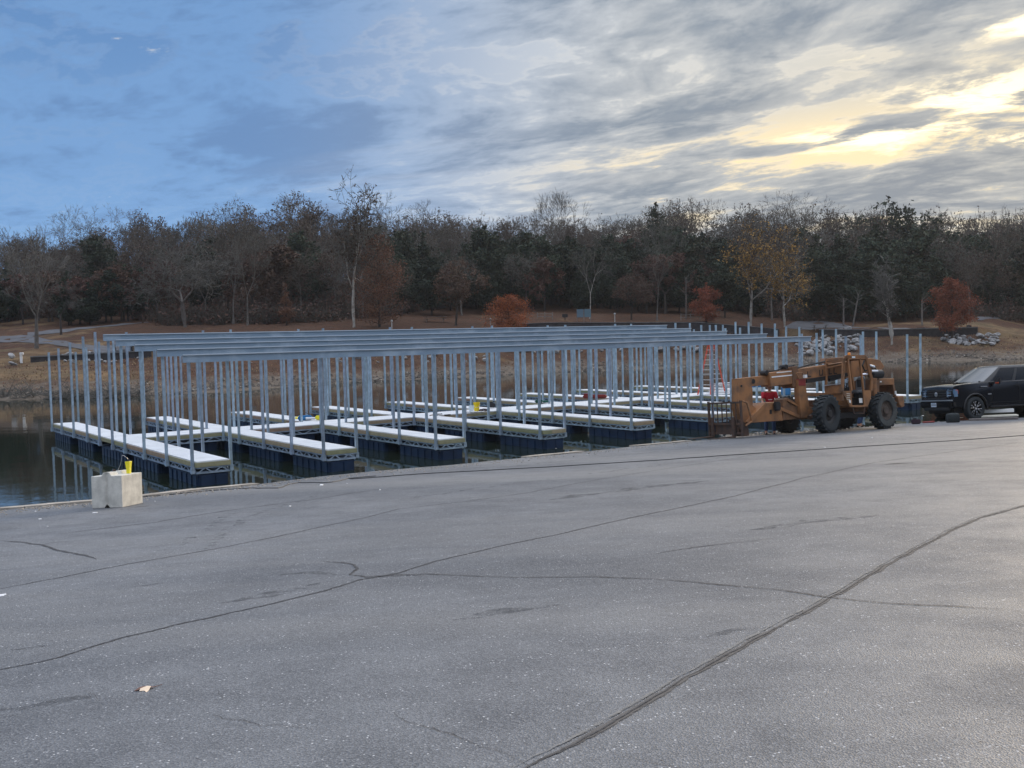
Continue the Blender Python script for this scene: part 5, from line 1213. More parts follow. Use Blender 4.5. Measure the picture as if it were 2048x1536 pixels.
# front frame and stabiliser tower
ff = plate(C_([(430, 1035), (560, 872), (600, 848), (720, 838), (735, 850), (760, 1003), (760, 1012)], .36), .72).build('front_frame', 'lull', tele, bevel=.02)
plate(C_([(760, 820), (800, 800), (985, 905), (1015, 985), (760, 1008)], .30), .5).build('frame_plate', 'lulldk', ff, bevel=.015)
MB().beam(*C_([(430, 1035), (600, 860)], .40), .10, .14).beam(*C_([(800, 825), (950, 905)], .33), .05, .06).build('frame_rib', 'lull', ff); MB().beam(*C_([(735, 900), (940, 990)], .33), .05, .12).build('frame_rib', 'lull', ff)
MB().cbox(C_([(705, 880)], .45)[0], (.30, .14, .34), .04).build('work_light', 'grease', ff)
MB().prism(C_([(636, 912), (655, 912), (655, 950), (636, 950)], .362), Vector((0, 1, 0)), .01).build('slot', 'black', ff)
tw = plate(C_([(900, 640), (965, 636), (975, 740), (1022, 985), (930, 985), (905, 800)], .46), .24).build('stabiliser_post', 'lull', tele, bevel=.015)
plate(C_([(905, 632), (965, 628), (968, 692), (905, 692)], .475), .28).build('post_cap', 'red', tw, bevel=.015)
MB().box(C_([(961, 606)], .55)[0], (.12, .10, .12)).build('lamp', 'white', tw)
MB().path(C_([(880, 575), (935, 572), (955, 620), (905, 628), (880, 580)], .5), .025).build('lamp_guard', 'lull', tw)
MB().tube(*C_([(1000, 985), (1022, 970)], .6), .10, .10, 10).build('pivot', 'rust_steel', tw)
# chassis
ch = MB(); ch.box((-.15, 0, .82), (4.3, .80, .34)); ch.box((1.55, 0, .66), (.30, 1.6, .26)); ch.box((-1.55, 0, .66), (.30, 1.6, .26)); ch.box((.1, -.1, 1.12), (2.6, .55, .24)); ch.box((2.4, 0, .72), (1.0, .5, .24))
chs = ch.build('chassis', 'lulldk', tele, bevel=.02)
MB().box((-.1, .55, .60), (1.5, .5, .22)).tube((1.5, -.7, .66), (1.5, .7, .66), .13, .13, 10).tube((-1.5, -.7, .66), (-1.5, .7, .66), .13, .13, 10).build('drivetrain', 'grease', chs)
plate(C_([(980, 757), (1290, 757), (1290, 800), (980, 785)], .42), .3).build('side_rail', 'lull', chs, bevel=.01)
# cab -------------------------------------------------------------
cy = 1.12
cab = MB()
def loop(mb, pts, y, w=.05, d=.07, fn=B_, mi=0):
    P = fn(pts, y)
    for a, c in zip(P[:-1], P[1:]): mb.beam(a, c, d, w, mi, up=Vector((0, 1, 0)).cross((c-a)).normalized() if (c-a).length > 0 else Vector((0, 0, 1)))
loop(cab, [(680, 745), (695, 480), (705, 235), (722, 202), (752, 186), (900, 184), (1035, 186), (1062, 202), (1080, 240), (1120, 420), (1160, 570), (1150, 735)], cy, .11)
loop(cab, [(770, 210), (830, 740)], cy, .08); loop(cab, [(963, 205), (1025, 740)], cy, .06); loop(cab, [(760, 215), (1060, 212)], cy, .08)
# far side of the cab and cross rails
fy = .30
loop(cab, [(695, 480), (705, 235), (752, 190), (1035, 190), (1080, 240), (1160, 570)], cy, .06)
P1 = B_([(705, 225)], cy)[0]; P2 = B_([(1075, 225)], cy)[0]; P3 = B_([(690, 740)], cy)[0]; P4 = B_([(1150, 735)], cy)[0]
far = lambda p: Vector((p.x, fy, p.z))
for p in (P1, P2, P3, P4): cab.beam(p, far(p), .07, .07)
for p, q in ((P1, P2), (P1, P3), (P2, P4)): cab.beam(far(p), far(q), .06, .08)
cf = cab.build('cab_frame', 'lull', tele)
MB().prism([P1+Vector((0, .02, .06)), P2+Vector((0, .02, .06)), far(P2)+Vector((0, 0, .06)), far(P1)+Vector((0, 0, .06))], Vector((0, 0, -1)), .05).build('roof', 'lull', cf, bevel=.012)
lp = MB(); lp.prism(B_([(678, 745), (835, 742), (848, 1000), (805, 992), (745, 870)], cy+.01), YN, .05); lp.prism(B_([(1025, 738), (1158, 735), (1150, 850), (1098, 998), (1042, 995)], cy+.01), YN, .05)
lp.prism(B_([(840, 975), (1045, 970), (1045, 1005), (845, 1008)], cy+.01), YN, .80)
lp.prism([P3+Vector((.01, 0, 0)), far(P3)+Vector((.01, 0, 0)), far(P3)+Vector((.01, 0, -.38)), P3+Vector((.01, 0, -.38))], Vector((-1, 0, 0)), .05)
lp.prism([far(P3)+Vector((0, -.01, 0)), far(P4)+Vector((0, -.01, 0)), far(P4)+Vector((0, -.01, -.7)), far(P3)+Vector((0, -.01, -.7))], YN, .04)
lw = lp.build('lower_panel', 'lull', cf, bevel=.01)
lv = MB()
for i in range(4): lv.beam(*B_([(755, 785+i*30), (808, 792+i*30)], cy+.016), .02, .022)
lv.build('louvre', 'lumber', lw)
MB().prism(B_([(955, 860), (1008, 860), (1012, 935), (962, 938)], cy-.06), YN, .01).prism(B_([(790, 890), (825, 895), (822, 940), (800, 930)], cy+.022), YN, .008).build('data_plate', 'white', lw)
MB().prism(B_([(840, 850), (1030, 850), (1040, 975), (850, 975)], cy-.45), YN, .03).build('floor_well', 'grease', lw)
sp = MB(); 
for a, c in (((852, 1005), (872, 1110)), ((1045, 1000), (1030, 1108)), ((868, 1104), (1032, 1104))): sp.beam(*B_([a, c], cy), .05, .035)
sp.build('cab_step', 'rust_steel', cf)
sc_ = B_([(925, 700)], .72)[0]
sm_ = MB().cbox(sc_+Vector((0, 0, -.12)), (.48, .46, .14), .05).cbox(sc_+Vector((-.20, 0, .16)), (.13, .44, .52), .06, Matrix.Rotation(-.12, 3, 'Y'))
seat = sm_.build('seat', 'seat', cf, smooth=False); MB().cbox(sc_+Vector((-.135, 0, .14)), (.03, .22, .38), .012).cbox(sc_+Vector((-.1, 0, -.28)), (.34, .34, .18), .03).build('seat_insert', 'seatdk', seat)
sw = B_([(625, 590)], .72)[0]; sw.x = sc_.x+.55; sw.z = sc_.z+.22
mbw = MB(); 
mbw.path([sw+Vector((.06*math.cos(a), .19*math.sin(a), .17*math.cos(a))) for a in np.linspace(0, 6.29, 18)], .016).tube(sw, sw+Vector((.12, 0, -.4)), .03, .03, 8).beam(sw-Vector((0, .19, 0)), sw+Vector((0, .19, 0)), .02, .02).build('steering_wheel', 'black', cf)
MB().cbox(sw+Vector((.16, -.02, -.32)), (.18, .6, .3), .03).build('dashboard', 'grease', cf)
c = B_([(795, 184)], .95)[0]; MB().lathe([(.001, .0), (.075, 0), (.075, .02), (.06, .025), (.052, .13), (.03, .145), (.001, .148)], c, 'Z', 14).build('beacon', 'beacon', cf)
MB().prism(B_([(842, 183), (893, 183), (893, 210), (842, 210)], cy+.06), YN, .01).build('roof_decal', 'pail', cf)
# front windscreen frame (faces the forks), reaching toward the boom
wf = MB()
for z0 in (-.03, -.20): wf.beam(P1+Vector((.05, 0, z0)), far(P1)+Vector((.05, 0, z0-.10)), .05, .05)
wf.prism([P3+Vector((.06, 0, .24)), far(P3)+Vector((.06, 0, .20)), far(P3)+Vector((.06, 0, -.12)), P3+Vector((.06, 0, -.08))], Vector((-1, 0, 0)), .04)
wf.build('front_screen_frame', 'lull', cf)
MB().beam(P3+Vector((.09, -.03, .27)), far(P3)+Vector((.09, 0, .23)), .04, .03).build('dash_rail', 'silver', cf)
MB().beam(*B_([(950, 285), (705, 520)], .15), .14, .14).build('lift_cylinder', 'lull', boom)
# engine side: exhaust tank, filter, hood, counterweight
a = B_([(1145, 470), (1305, 470)], .62); MB().tube(a[0], a[1], .18, .18, 18).tube(a[1], a[1]+(a[1]-a[0])*.06, .18, .13, 18).build('air_tank', 'black', tele)
MB().tube(*B_([(1150, 425), (1250, 425)], .75), .055, .055, 10).tube(*B_([(1000, 480), (1150, 465)], .6), .05, .05, 10).tube(*B_([(1120, 330), (1190, 355)], .55), .05, .07, 10).build('exhaust_pipe', 'chrome', tele)
MB().tube(*B_([(1195, 560), (1205, 820)], .9), .10, .10, 14).lathe([(.001, 0), (.12, 0), (.12, .05), (.001, .06)], B_([(1195, 562)], .9)[0], 'Z', 14).build('filter_canister', 'lull', tele)
rr = plate(B_([(1160, 560), (1290, 575), (1285, 830), (1170, 830)], .70), 1.2).build('engine_cover', 'lulldk', tele, bevel=.02)
plate(B_([(1262, 545), (1525, 538), (1528, 640), (1285, 655)], .55), 1.0).build('rear_deck', 'lull', tele, bevel=.02)
plate(B_([(1500, 640), (1530, 640), (1565, 835), (1535, 835)], .55), 1.0).build('rear_plate', 'lulldk', tele, bevel=.01)
plate(B_([(1572, 825), (1680, 822), (1695, 990), (1650, 1012), (1610, 960)], .50), 1.0).build('counterweight', 'lull', tele, bevel=.03)
MB().box(B_([(1545, 770)], .6)[0], (.05, .05, .14)).prism(B_([(1290, 582), (1318, 582), (1318, 604), (1290, 604)], .56), Vector((0, 1, 0)), .01).build('rear_light', 'white', rr)
plate(C_([(1150, 440), (1300, 430), (1300, 480), (1130, 490)], -.1), .3).build('rear_mast', 'lulldk', boom, bevel=.02)
MB().path(B_([(1040, 250), (1010, 330), (1050, 420), (1110, 400), (1150, 350)], .4), .03).path(B_([(1060, 240), (1090, 330), (1180, 380), (1230, 350)], .3), .03).path(B_([(1170, 330), (1240, 400), (1300, 410)], .45), .03).build('rear_hose', 'grease', boom)
# wheels
def wheel(parent, loc, R, Wd, yaw, lugs=22, mud=True, side=1):
    mb = MB(); r0 = R*.50
    prof = [(r0, -Wd*.40), (R*.62, -Wd*.50), (R*.86, -Wd*.52), (R*.93, -Wd*.44), (R*.945, 0), (R*.93, Wd*.44), (R*.86, Wd*.52), (R*.62, Wd*.50), (r0, Wd*.40)]
    mb.lathe(prof, axis='Y', n=44)
    t = mb.build('wheel', 'rubber', parent, smooth=True, loc=loc); t.rotation_euler.z = yaw
    lg = MB()
    for i in range(lugs):
        a = 2*math.pi*i/lugs
        for s in (-1, 1):
            aa = a+(math.pi/lugs if s > 0 else 0); rot = Matrix.Rotation(-aa, 3, 'Y') @ Matrix.Rotation(s*.45, 3, 'Z')
            lg.box(Matrix.Rotation(-aa, 3, 'Y') @ Vector((R*.955, s*Wd*.24, 0)), (R*.085, Wd*.54, R*.10), Matrix.Rotation(-aa, 3, 'Y') @ Matrix.Rotation(s*.4, 3, 'X'))
    lg.build('tread', 'rubber', t)
    sd_ = MB()
    for s in (-1, 1): sd_.lathe([(R*.54, s*Wd*.475), (R*.62, s*Wd*.515), (R*.84, s*Wd*.535)], axis='Y', n=44)
    sd_.build('sidewall', 'tyredirt' if mud else 'rubber', t, smooth=True)
    hb = MB()
    for s in (-1, 1):
        hb.lathe([(r0*1.02, s*Wd*.42), (r0*.98, s*Wd*.30), (r0*.75, s*Wd*.18), (r0*.55, s*Wd*.22), (r0*.42, s*Wd*.24), (r0*.40, s*Wd*.40), (r0*.30, s*Wd*.44), (.001, s*Wd*.44)], axis='Y', n=28)
        for i in range(8): a = i*math.pi/4; hb.lathe([(.001, 0), (.022, 0), (.022, s*.02), (.001, s*.02)], (r0*.62*math.cos(a), s*Wd*.22, r0*.62*math.sin(a)), 'Y', 6)
    hb.build('hub', 'hub' if mud else 'grease', t)
    return t
RW = .725
for x, y, yw, mud in ((1.55, 1.02, .22, False), (-1.55, 1.02, .10, True), (1.55, -1.02, .22, False), (-1.55, -1.02, -.1, False)):
    wheel(tele, (x, y, RW*.985), RW, .40, yw, mud=mud)
# ------------------------------------------------------------------ pickup truck
PHT = math.radians(15)
mtr = lot_matrix(1945, 840, math.pi+PHT)
mtr.translation = mtr.translation - mtr.to_3x3() @ Vector((0, .86, 0))
mtr = mtr @ Matrix.Diagonal((1.13, 1.13, 1.20, 1))
truck = empty('pickup_truck', 'black crew-cab pickup truck with black wheels and chrome flashes, parked nose-left at the right edge', 'pickup truck', mw=mtr)
WB_, RT_ = -3.72, .435
def arc(cx, r, a0, a1, n=12, cz=.42): return [(cx+r*math.cos(a), cz+r*math.sin(a)) for a in np.linspace(a0, a1, n)]
prof = [(.90, .50)]+[(.98, .56), (1.0, .74), (.96, .80), (.965, 1.12), (.92, 1.235), (.82, 1.28), (.40, 1.325), (-.10, 1.355), (-.62, 1.39), (-.70, 1.385), (-3.25, 1.385), (-5.05, 1.40), (-5.10, 1.30), (-5.12, .70), (-5.0, .56), (WB_-.56, .56)]
prof += [(x, z) for x, z in arc(WB_, .54, math.pi-.1, .1) if True][::-1][::-1]
prof = prof[:17]+[(x, z) for x, z in arc(WB_, .54, math.pi-.05, .05)]+[(WB_+.56, .50), (-.58, .48)]+[(x, z) for x, z in arc(0, .54, math.pi-.05, .05)]+[(.56, .48)]
bm = bmesh.new(); hw = .985
rings = []
ys = [-hw, -hw+.03, -.80, -.4, 0, .4, .80, hw-.03, hw]
for y in ys:
    ring = []
    for x, z in prof:
        yy = y; zz = z
        if abs(y) >= hw-.01: zz = min(z, 1.33) if x > -.66 else min(z, 1.36)
        if z > 1.0:  # shoulder roll
            t = (z-1.0)/.4; yy = y*(1-.085*t) if x > -.66 else y*(1-.045*t)
        if x > .3: yy *= 1-.05*((x-.3)/.7)**2
        if z > 1.2 and x > -.66: zz += .035*(1-abs(y)/hw)   # hood crown
        if abs(y) > .75 and .9 < z < 1.0: pass
        ring.append(bm.verts.new((x, yy, zz)))
    rings.append(ring)
k = len(prof)
for a, b in zip(rings[:-1], rings[1:]):
    for j in range(k): bm.faces.new((a[j], b[j], b[(j+1) % k], a[(j+1) % k]))
bm.faces.new(rings[0]); bm.faces.new(rings[-1][::-1])
bmesh.ops.recalc_face_normals(bm, faces=bm.faces[:]); me = bpy.data.meshes.new('body'); bm.to_mesh(me); bm.free(); me.materials.append(MT['paint'])
me.polygons.foreach_set('use_smooth', [True]*len(me.polygons))
try: me.set_sharp_from_angle(angle=math.radians(32))
except Exception: pass
body = bpy.data.objects.new('body', me); COL.objects.link(body); body.parent = truck; bv = body.modifiers.new('bevel', 'BEVEL'); bv.width = .022; bv.segments = 3; bv.limit_method = 'ANGLE'; bv.angle_limit = math.radians(45)
# greenhouse
bel = [(-.52, .90), (-3.22, .92)]; ro = [(-1.50, .70), (-3.00, .70)]; zb, zr = 1.36, 1.94
gh = MB()
def ghp(t, u, s, off=0.0):
    """t along length 0 front..1 rear, u height 0..1, s side"""
    x = (bel[0][0]*(1-t)+bel[1][0]*t)*(1-u)+(ro[0][0]*(1-t)+ro[1][0]*t)*u; y = ((bel[0][1])*(1-u)+ro[0][1]*u)+.02*math.sin(u*math.pi); return Vector((x, s*(y+off), zb+(zr-zb)*u))
bm = bmesh.new(); NT, NU, NS = 10, 6, 8
grid = []
for u_ in range(NU+1):
    u = u_/NU; ring = []
    for s in (1,):
        for t_ in range(NT+1): ring.append(ghp(t_/NT, u, 1))
        for j in range(1, NS): w = 1-2*j/NS; p = ghp(1, u, 1); ring.append(Vector((p.x-.05*(1-w*w), p.y*w, p.z)))
        for t_ in range(NT, -1, -1): ring.append(ghp(t_/NT, u, -1))
        for j in range(1, NS): w = -1+2*j/NS; p = ghp(0, u, 1); ring.append(Vector((p.x+.10*(1-w*w), p.y*w, p.z)))
    grid.append([bm.verts.new(v) for v in ring])
for a, b in zip(grid[:-1], grid[1:]):
    n = len(a)
    for j in range(n): bm.faces.new((a[j], a[(j+1) % n], b[(j+1) % n], b[j]))
top = grid[-1]; cen = [bm.verts.new(Vector((v.co.x*.9+(-2.2)*.1, v.co.y*.82, zr+.035))) for v in top]; n = len(top)
for j in range(n): bm.faces.new((top[j], top[(j+1) % n], cen[(j+1) % n], cen[j]))
bm.faces.new(cen)
bmesh.ops.recalc_face_normals(bm, faces=bm.faces[:]); me = bpy.data.meshes.new('cab'); bm.to_mesh(me); bm.free(); me.materials.append(MT['paint']); me.polygons.foreach_set('use_smooth', [True]*len(me.polygons))
gho = bpy.data.objects.new('cab', me); COL.objects.link(gho); gho.parent = truck
def winp(t0, t1, u0, u1, s, nm, m='sideglass', off=.012):
    mb = MB(); n = 8; vs = []
    for j in range(5):
        u = u0+(u1-u0)*j/4
        for i in range(n+1): vs.append(ghp(t0[0]*(1-j/4)+t0[1]*j/4+((t1[0]*(1-j/4)+t1[1]*j/4)-(t0[0]*(1-j/4)+t0[1]*j/4))*i/n, u, s, off))
    mb.add(vs, [(j*(n+1)+i, j*(n+1)+i+1, (j+1)*(n+1)+i+1, (j+1)*(n+1)+i) for j in range(4) for i in range(n)]); return mb.build(nm, m, gho, smooth=True)
for s in (1, -1):
    winp((.13, .02), (.46, .44), .10, .88, s, 'side_window'); winp((.53, .52), (.86, .86), .10, .88, s, 'side_window'); winp((.90, .90), (.97, .97), .12, .86, s, 'side_window')
    winp((.465, .445), (.525, .515), .06, .9, s, 'door_pillar', 'trim', .014)
vs = []; n = 12
for j in range(6):
    u = .05+.87*j/5; p = ghp(0, u, 1)
    for i in range(n+1): w = -.94+1.88*i/n; vs.append(Vector((p.x+.10*(1-w*w)+.015, p.y*w, p.z+.006)))
MB().add(vs, [(j*(n+1)+i, j*(n+1)+i+1, (j+1)*(n+1)+i+1, (j+1)*(n+1)+i) for j in range(5) for i in range(n)]).build('windscreen', 'glass', gho, smooth=True)
# front end
fr = MB().cbox((.945, 0, .985), (.08, 1.14, .36), .02); grl = fr.build('grille', 'trim', truck)
gb = MB(); 
for z in (.86, .985, 1.11): gb.cbox((.985, 0, z), (.03, 1.12, .055), .01)
for y in (-.57, .57): gb.cbox((.98, y, .985), (.03, .04, .34), .01)
gb.build('grille_bar', 'paint', grl)
MB().lathe([(.001, .012), (.07, .008), (.085, 0), (.085, -.01)], (1.005, 0, .985), 'X', 20).build('emblem', 'silver', grl).scale = (1, 1, 1)
eb = grl.children[-1]
for v in eb.data.vertices: v.co.y = v.co.y*1.55; v.co.z = .985+(v.co.z-.985)*.72
MB().path([Vector((1.02, -.08+.16*t, .985+.014*math.sin(t*14))) for t in np.linspace(0, 1, 14)], .006, 4).build('emblem_script', 'ink', grl)
for s in (1, -1):
    hl = MB().cbox((.895, s*.775, 1.0), (.22, .38, .31), .04).build('headlight', 'lens', truck)
    for v in hl.data.vertices: v.co.x -= .20*max(0, (abs(v.co.y)-.70))
    MB().cbox((.80, s*.945, 1.06), (.12, .03, .15), .01).build('turn_signal', 'amber', hl)
    MB().lathe([(.001, .0), (.07, 0), (.075, -.04)], (.985, s*.70, .96), 'X', 14).build('reflector', 'chrome', hl)
    MB().lathe([(.001, .012), (.05, .01), (.06, 0)], (1.012, s*.70, .62), 'X', 14).build('fog_light', 'chrome', truck)
    fl = MB(); 
    for cx in (0, WB_):
        P = [Vector((x, s*.99, z)) for x, z in arc(cx, .575, math.pi+.12, -.12, 18)]; Q = [Vector((x, s*.93, z)) for x, z in arc(cx, .50, math.pi+.12, -.12, 18)]; R_ = [Vector((x, s*1.035, z)) for x, z in arc(cx, .535, math.pi+.12, -.12, 18)]
        n = len(P); fl.add(P+R_+Q, [(i, i+1, n+i+1, n+i) for i in range(n-1)]+[(n+i, n+i+1, 2*n+i+1, 2*n+i) for i in range(n-1)])
    f_ = fl.build('wheel_arch_flare', 'trim', truck, smooth=True); f_.modifiers.new('t', 'SOLIDIFY').thickness = .02
    mir = MB().cbox((-.95, s*1.16, 1.40), (.16, .24, .26), .05).beam((-.98, s*.93, 1.36), (-.95, s*1.08, 1.36), .05, .05).build('wing_mirror', 'trim', truck)
    MB().cbox((-.88, s*1.16, 1.33), (.03, .18, .06), .01).build('mirror_lamp', 'amber', mir)
    for x in (-1.95, -2.98): MB().cbox((x, s*.992, 1.20), (.20, .03, .045), .012).build('door_handle', 'silver' if False else 'paint', truck)
    MB().cbox((-.42, s*.992, 1.215), (.30, .014, .028), .004).build('side_badge', 'silver', truck)
    MB().cbox((-.66, s*.998, .93), (.16, .014, .035), .004).build('side_badge', 'silver', truck)
    dl = MB()
    for x in (-.82, -2.06, -3.12): dl.box((x, s*.987, .95), (.008, .006, .80))
    dl.box((-1.9, s*.987, .62), (2.5, .006, .01)); dl.build('door_gap', 'black', truck)
    MB().cbox((-1.9, s*.96, .47), (2.5, .14, .06), .02).build('running_board', 'trim', truck)
bp = MB().cbox((.93, 0, .62), (.22, 1.92, .26), .05).cbox((.98, 0, .755), (.14, 1.86, .035), .012, mi=1).build('bumper', ['paint', 'silver'], truck)
MB().cbox((.985, 0, .44), (.10, 1.5, .12), .03).build('air_dam', 'trim', bp)
pl = MB().cbox((1.055, -.10, .60), (.012, .31, .155), .004).build('number_plate', 'plate', bp)
nb = MB(); 
for i in range(6): nb.box((1.063, -.10-.115+.046*i, .60), (.004, .028 if i % 2 else .02, .06))
nb.box((1.063, -.10, .655), (.004, .18, .012)).build('characters', 'ink', pl)
MB().path([Vector((-.50-.12*math.sin(t*3.14), -.7+1.4*t, 1.40+.01)) for t in np.linspace(0, 1, 10)], .012).build('wiper', 'trim', truck)
MB().cbox((.10, .30, 1.375), (.65, .10, .03), .012).cbox((.10, -.30, 1.375), (.65, .10, .03), .012).build('hood_ridge', 'paint', body)
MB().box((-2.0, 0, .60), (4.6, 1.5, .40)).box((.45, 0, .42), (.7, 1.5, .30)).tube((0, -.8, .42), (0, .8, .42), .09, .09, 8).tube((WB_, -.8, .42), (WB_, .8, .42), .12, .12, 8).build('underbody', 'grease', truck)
def twheel(x, y, s, yaw=0):
    R, Wd = RT_, .29
    t = MB().lathe([(R*.64, -Wd*.42), (R*.70, -Wd*.5), (R*.90, -Wd*.5), (R*.985, -Wd*.40), (R, -Wd*.1), (R, Wd*.1), (R*.985, Wd*.40), (R*.90, Wd*.5), (R*.70, Wd*.5), (R*.64, Wd*.42)], axis='Y', n=44).build('wheel', 'rubber', truck, smooth=True, loc=(x, y, R*.985)); t.rotation_euler.z = yaw
    rm = MB().lathe([(R*.66, s*Wd*.42), (R*.62, s*Wd*.36), (R*.60, -s*Wd*.2), (.001, -s*Wd*.2)], axis='Y', n=36)
    for i in range(6):
        a = i*math.pi/3+.3; d = Vector((math.cos(a), 0, math.sin(a))); rm.beam(d*R*.12+Vector((0, s*Wd*.30, 0)), d*R*.62+Vector((0, s*Wd*.40, 0)), .075, .05, up=Vector((0, 1, 0)))
    rm.build('rim', 'black', t)
    hi = MB()
    for i in range(6):
        a = i*math.pi/3+.3
        for da in (-.22, .22):
            d = Vector((math.cos(a), 0, math.sin(a))); d2 = Vector((math.cos(a+da), 0, math.sin(a+da)))
            hi.beam(d*R*.20+Vector((0, s*Wd*.39, 0)), d2*R*.60+Vector((0, s*Wd*.45, 0)), .030, .012, up=Vector((0, 1, 0)))
    hi.lathe([(.001, s*Wd*.46), (.05, s*Wd*.45), (.055, s*Wd*.38)], axis='Y', n=16); hi.build('rim_spokes', 'chrome', t); return t
for x, yw in ((0, .06), (WB_, 0)):
    for s in (1, -1): twheel(x, s*.86, s, yw)

# ------------------------------------------------------------------ people
def skin_body(name, joints, edges, m, parent=None, root=0, sub=2):
    me = bpy.data.meshes.new(name); me.from_pydata([j[:3] for j in joints], edges, []); o = bpy.data.objects.new(name, me); COL.objects.link(o)
    sk = o.modifiers.new('skin', 'SKIN'); sk.use_smooth_shade = True
    for i, j in enumerate(joints):
        r = j[3]; me.skin_vertices[0].data[i].radius = (r, r if len(j) < 5 else j[4])
    me.skin_vertices[0].data[root].use_root = True
    s = o.modifiers.new('sub', 'SUBSURF'); s.levels = sub; s.render_levels = sub
    me.materials.append(MT[m]); 
    if parent is not None: o.parent = parent
    return o
def person(loc, rz, bend, label, shirt, pants, capm, reach=.35, knees=.10, crouch=0.0):
    """x forward; bend = forward lean of the trunk in radians"""
    r = empty('person', label, 'person', loc, rz)
    hip = Vector((-.06-.1*bend, 0, .93-crouch)); d = Vector((math.sin(bend), 0, math.cos(bend))); f = Vector((math.cos(bend), 0, -math.sin(bend)))
    ch = hip+d*.30; sh = hip+d*.50; nk = hip+d*.57; hd = hip+d*.66+f*.03; tp = hip+d*.80+f*.05
    J = [(*hip, .125, .105), (*(hip+d*.14), .12, .10), (*ch, .145, .11), (*sh, .11, .085), (*nk, .055), (*(hip+d*.61+f*.015), .052), (*hd, .082, .075), (*(hip+d*.735+f*.03), .09, .085), (*tp, .06, .06)]
    E = [(i, i+1) for i in range(8)]
    hands = []
    for s in (1, -1):
        b = len(J); a0 = sh+Vector((0, s*.19, 0))-d*.02; el_ = a0+Vector((.12+.1*bend, s*.06, -.27)); wr = el_+Vector((.12+reach*.5, -s*.05, -.10-.08*bend)); pm = wr+(wr-el_).normalized()*.07
        J += [(*a0, .062), (*el_, .043), (*wr, .028), (*pm, .032, .020)]; E += [(3, b), (b, b+1), (b+1, b+2), (b+2, b+3)]; hands.append((wr, pm, s))
    for s in (1, -1):
        b = len(J); h = hip+Vector((0, s*.10, -.05)); kn = Vector((hip.x+.06+crouch*.9+knees*(s > 0), s*.12, .50-crouch*.35)); an = Vector((hip.x+.02+knees*.6*(s > 0)-(.08 if crouch else 0), s*.13, .09)); to = an+Vector((.15, s*.02, -.055))
        J += [(*h, .095), (*kn, .060), (*an, .042), (*(an+Vector((-.05, 0, -.05))), .036), (*to, .036, .028)]; E += [(0, b), (b, b+1), (b+1, b+2), (b+2, b+3), (b+2, b+4)]
    body = skin_body('body', J, E, 'skin', r)
    # five fingers per hand
    for wr, pm, s in hands:
        ax = (pm-wr).normalized(); sd_ = ax.cross(Vector((0, 0, 1))).normalized(); dn = ax.cross(sd_).normalized()*-1
        Jf, Ef = [(*wr.lerp(pm, .6), .016)], []
        for i, ln in enumerate((.055, .065, .07, .06)):
            b = len(Jf); st = pm+sd_*(.027-.018*i); Jf += [(*st, .009), (*(st+ax*ln*.5+Vector((0, 0, -.008))), .0085), (*(st+ax*ln*.85+Vector((0, 0, -.03))), .007)]; Ef += [(0, b), (b, b+1), (b+1, b+2)]
        b = len(Jf); st = wr.lerp(pm, .5)+sd_*.03*s; Jf += [(*st, .011), (*(st+sd_*.025*s+ax*.03), .009), (*(st+sd_*.03*s+ax*.055+Vector((0, 0, -.01))), .008)]; Ef += [(0, b), (b, b+1), (b+1, b+2)]
        skin_body('hand', Jf, Ef, 'skin', body, sub=1)
    # clothes follow the same skeleton, slightly larger
    g = .016
    Js = [(*(hip-d*.04), .135, .118), (*(hip+d*.14), .132, .115), (*ch, .16, .124), (*sh, .125, .10), (*(hip+d*.535), .072, .068)]; Es = [(i, i+1) for i in range(4)]
    for s in (1, -1):
        b = len(Js); a0 = sh+Vector((0, s*.19, 0))-d*.02; el_ = a0+Vector((.12+.1*bend, s*.06, -.27)); m_ = a0.lerp(el_, .72)
        Js += [(*a0, .08), (*m_, .064)]; Es += [(3, b), (b, b+1)]
    skin_body('shirt', Js, Es, shirt, r)
    Jp = [(*(hip+d*.03), .138, .12), (*(hip-d*.04), .14, .122)]; Ep = [(0, 1)]
    for s in (1, -1):
        b = len(Jp); h = hip+Vector((0, s*.10, -.07)); kn = Vector((hip.x+.06+crouch*.9+knees*(s > 0), s*.12, .50-crouch*.35)); an = Vector((hip.x+.02+knees*.6*(s > 0)-(.08 if crouch else 0), s*.13, .12))
        Jp += [(*h, .112), (*kn, .078), (*an, .066)]; Ep += [(1, b), (b, b+1), (b+1, b+2)]
        sh_ = MB().cbox((an.x+.06, an.y, .045), (.29, .10, .09), .03).build('shoe', 'shoe', r)
    skin_body('trousers', Jp, Ep, pants, r)
    # face and hair
    hc = hip+d*.70+f*.03
    fm = MB(); rot = Matrix.Rotation(bend, 3, 'Y')
    for s in (1, -1): fm.cbox(hc+rot @ Vector((.083, s*.032, .005)), (.012, .022, .010), .003, mi=1); fm.cbox(hc+rot @ Vector((0, s*.084, -.01)), (.035, .02, .055), .008)
    fm.cbox(hc+rot @ Vector((.097, 0, -.02)), (.03, .024, .045), .01); fm.cbox(hc+rot @ Vector((.084, 0, -.062)), (.01, .045, .010), .003, mi=2)
    fm.build('face', ['skin', 'black', 'red'], body)
    cm = MB().lathe([(.098, -.02), (.102, .02), (.095, .06), (.07, .095), (.001, .108)], axis='Z', n=20)
    if capm == 'cap': cm.add([(.05, -.07, .0), (.05, .07, .0), (.17, .05, -.012), (.17, -.05, -.012), (.05, -.07, .012), (.05, .07, .012), (.17, .05, -.002), (.17, -.05, -.002)], [(3, 2, 1, 0), (4, 5, 6, 7), (0, 1, 5, 4), (1, 2, 6, 5), (2, 3, 7, 6), (3, 0, 4, 7)])
    co = cm.build('cap' if capm == 'cap' else 'hair', capm, r, smooth=True); co.location = hc+rot @ Vector((-.004, 0, .022)); co.rotation_euler.y = bend
    return r
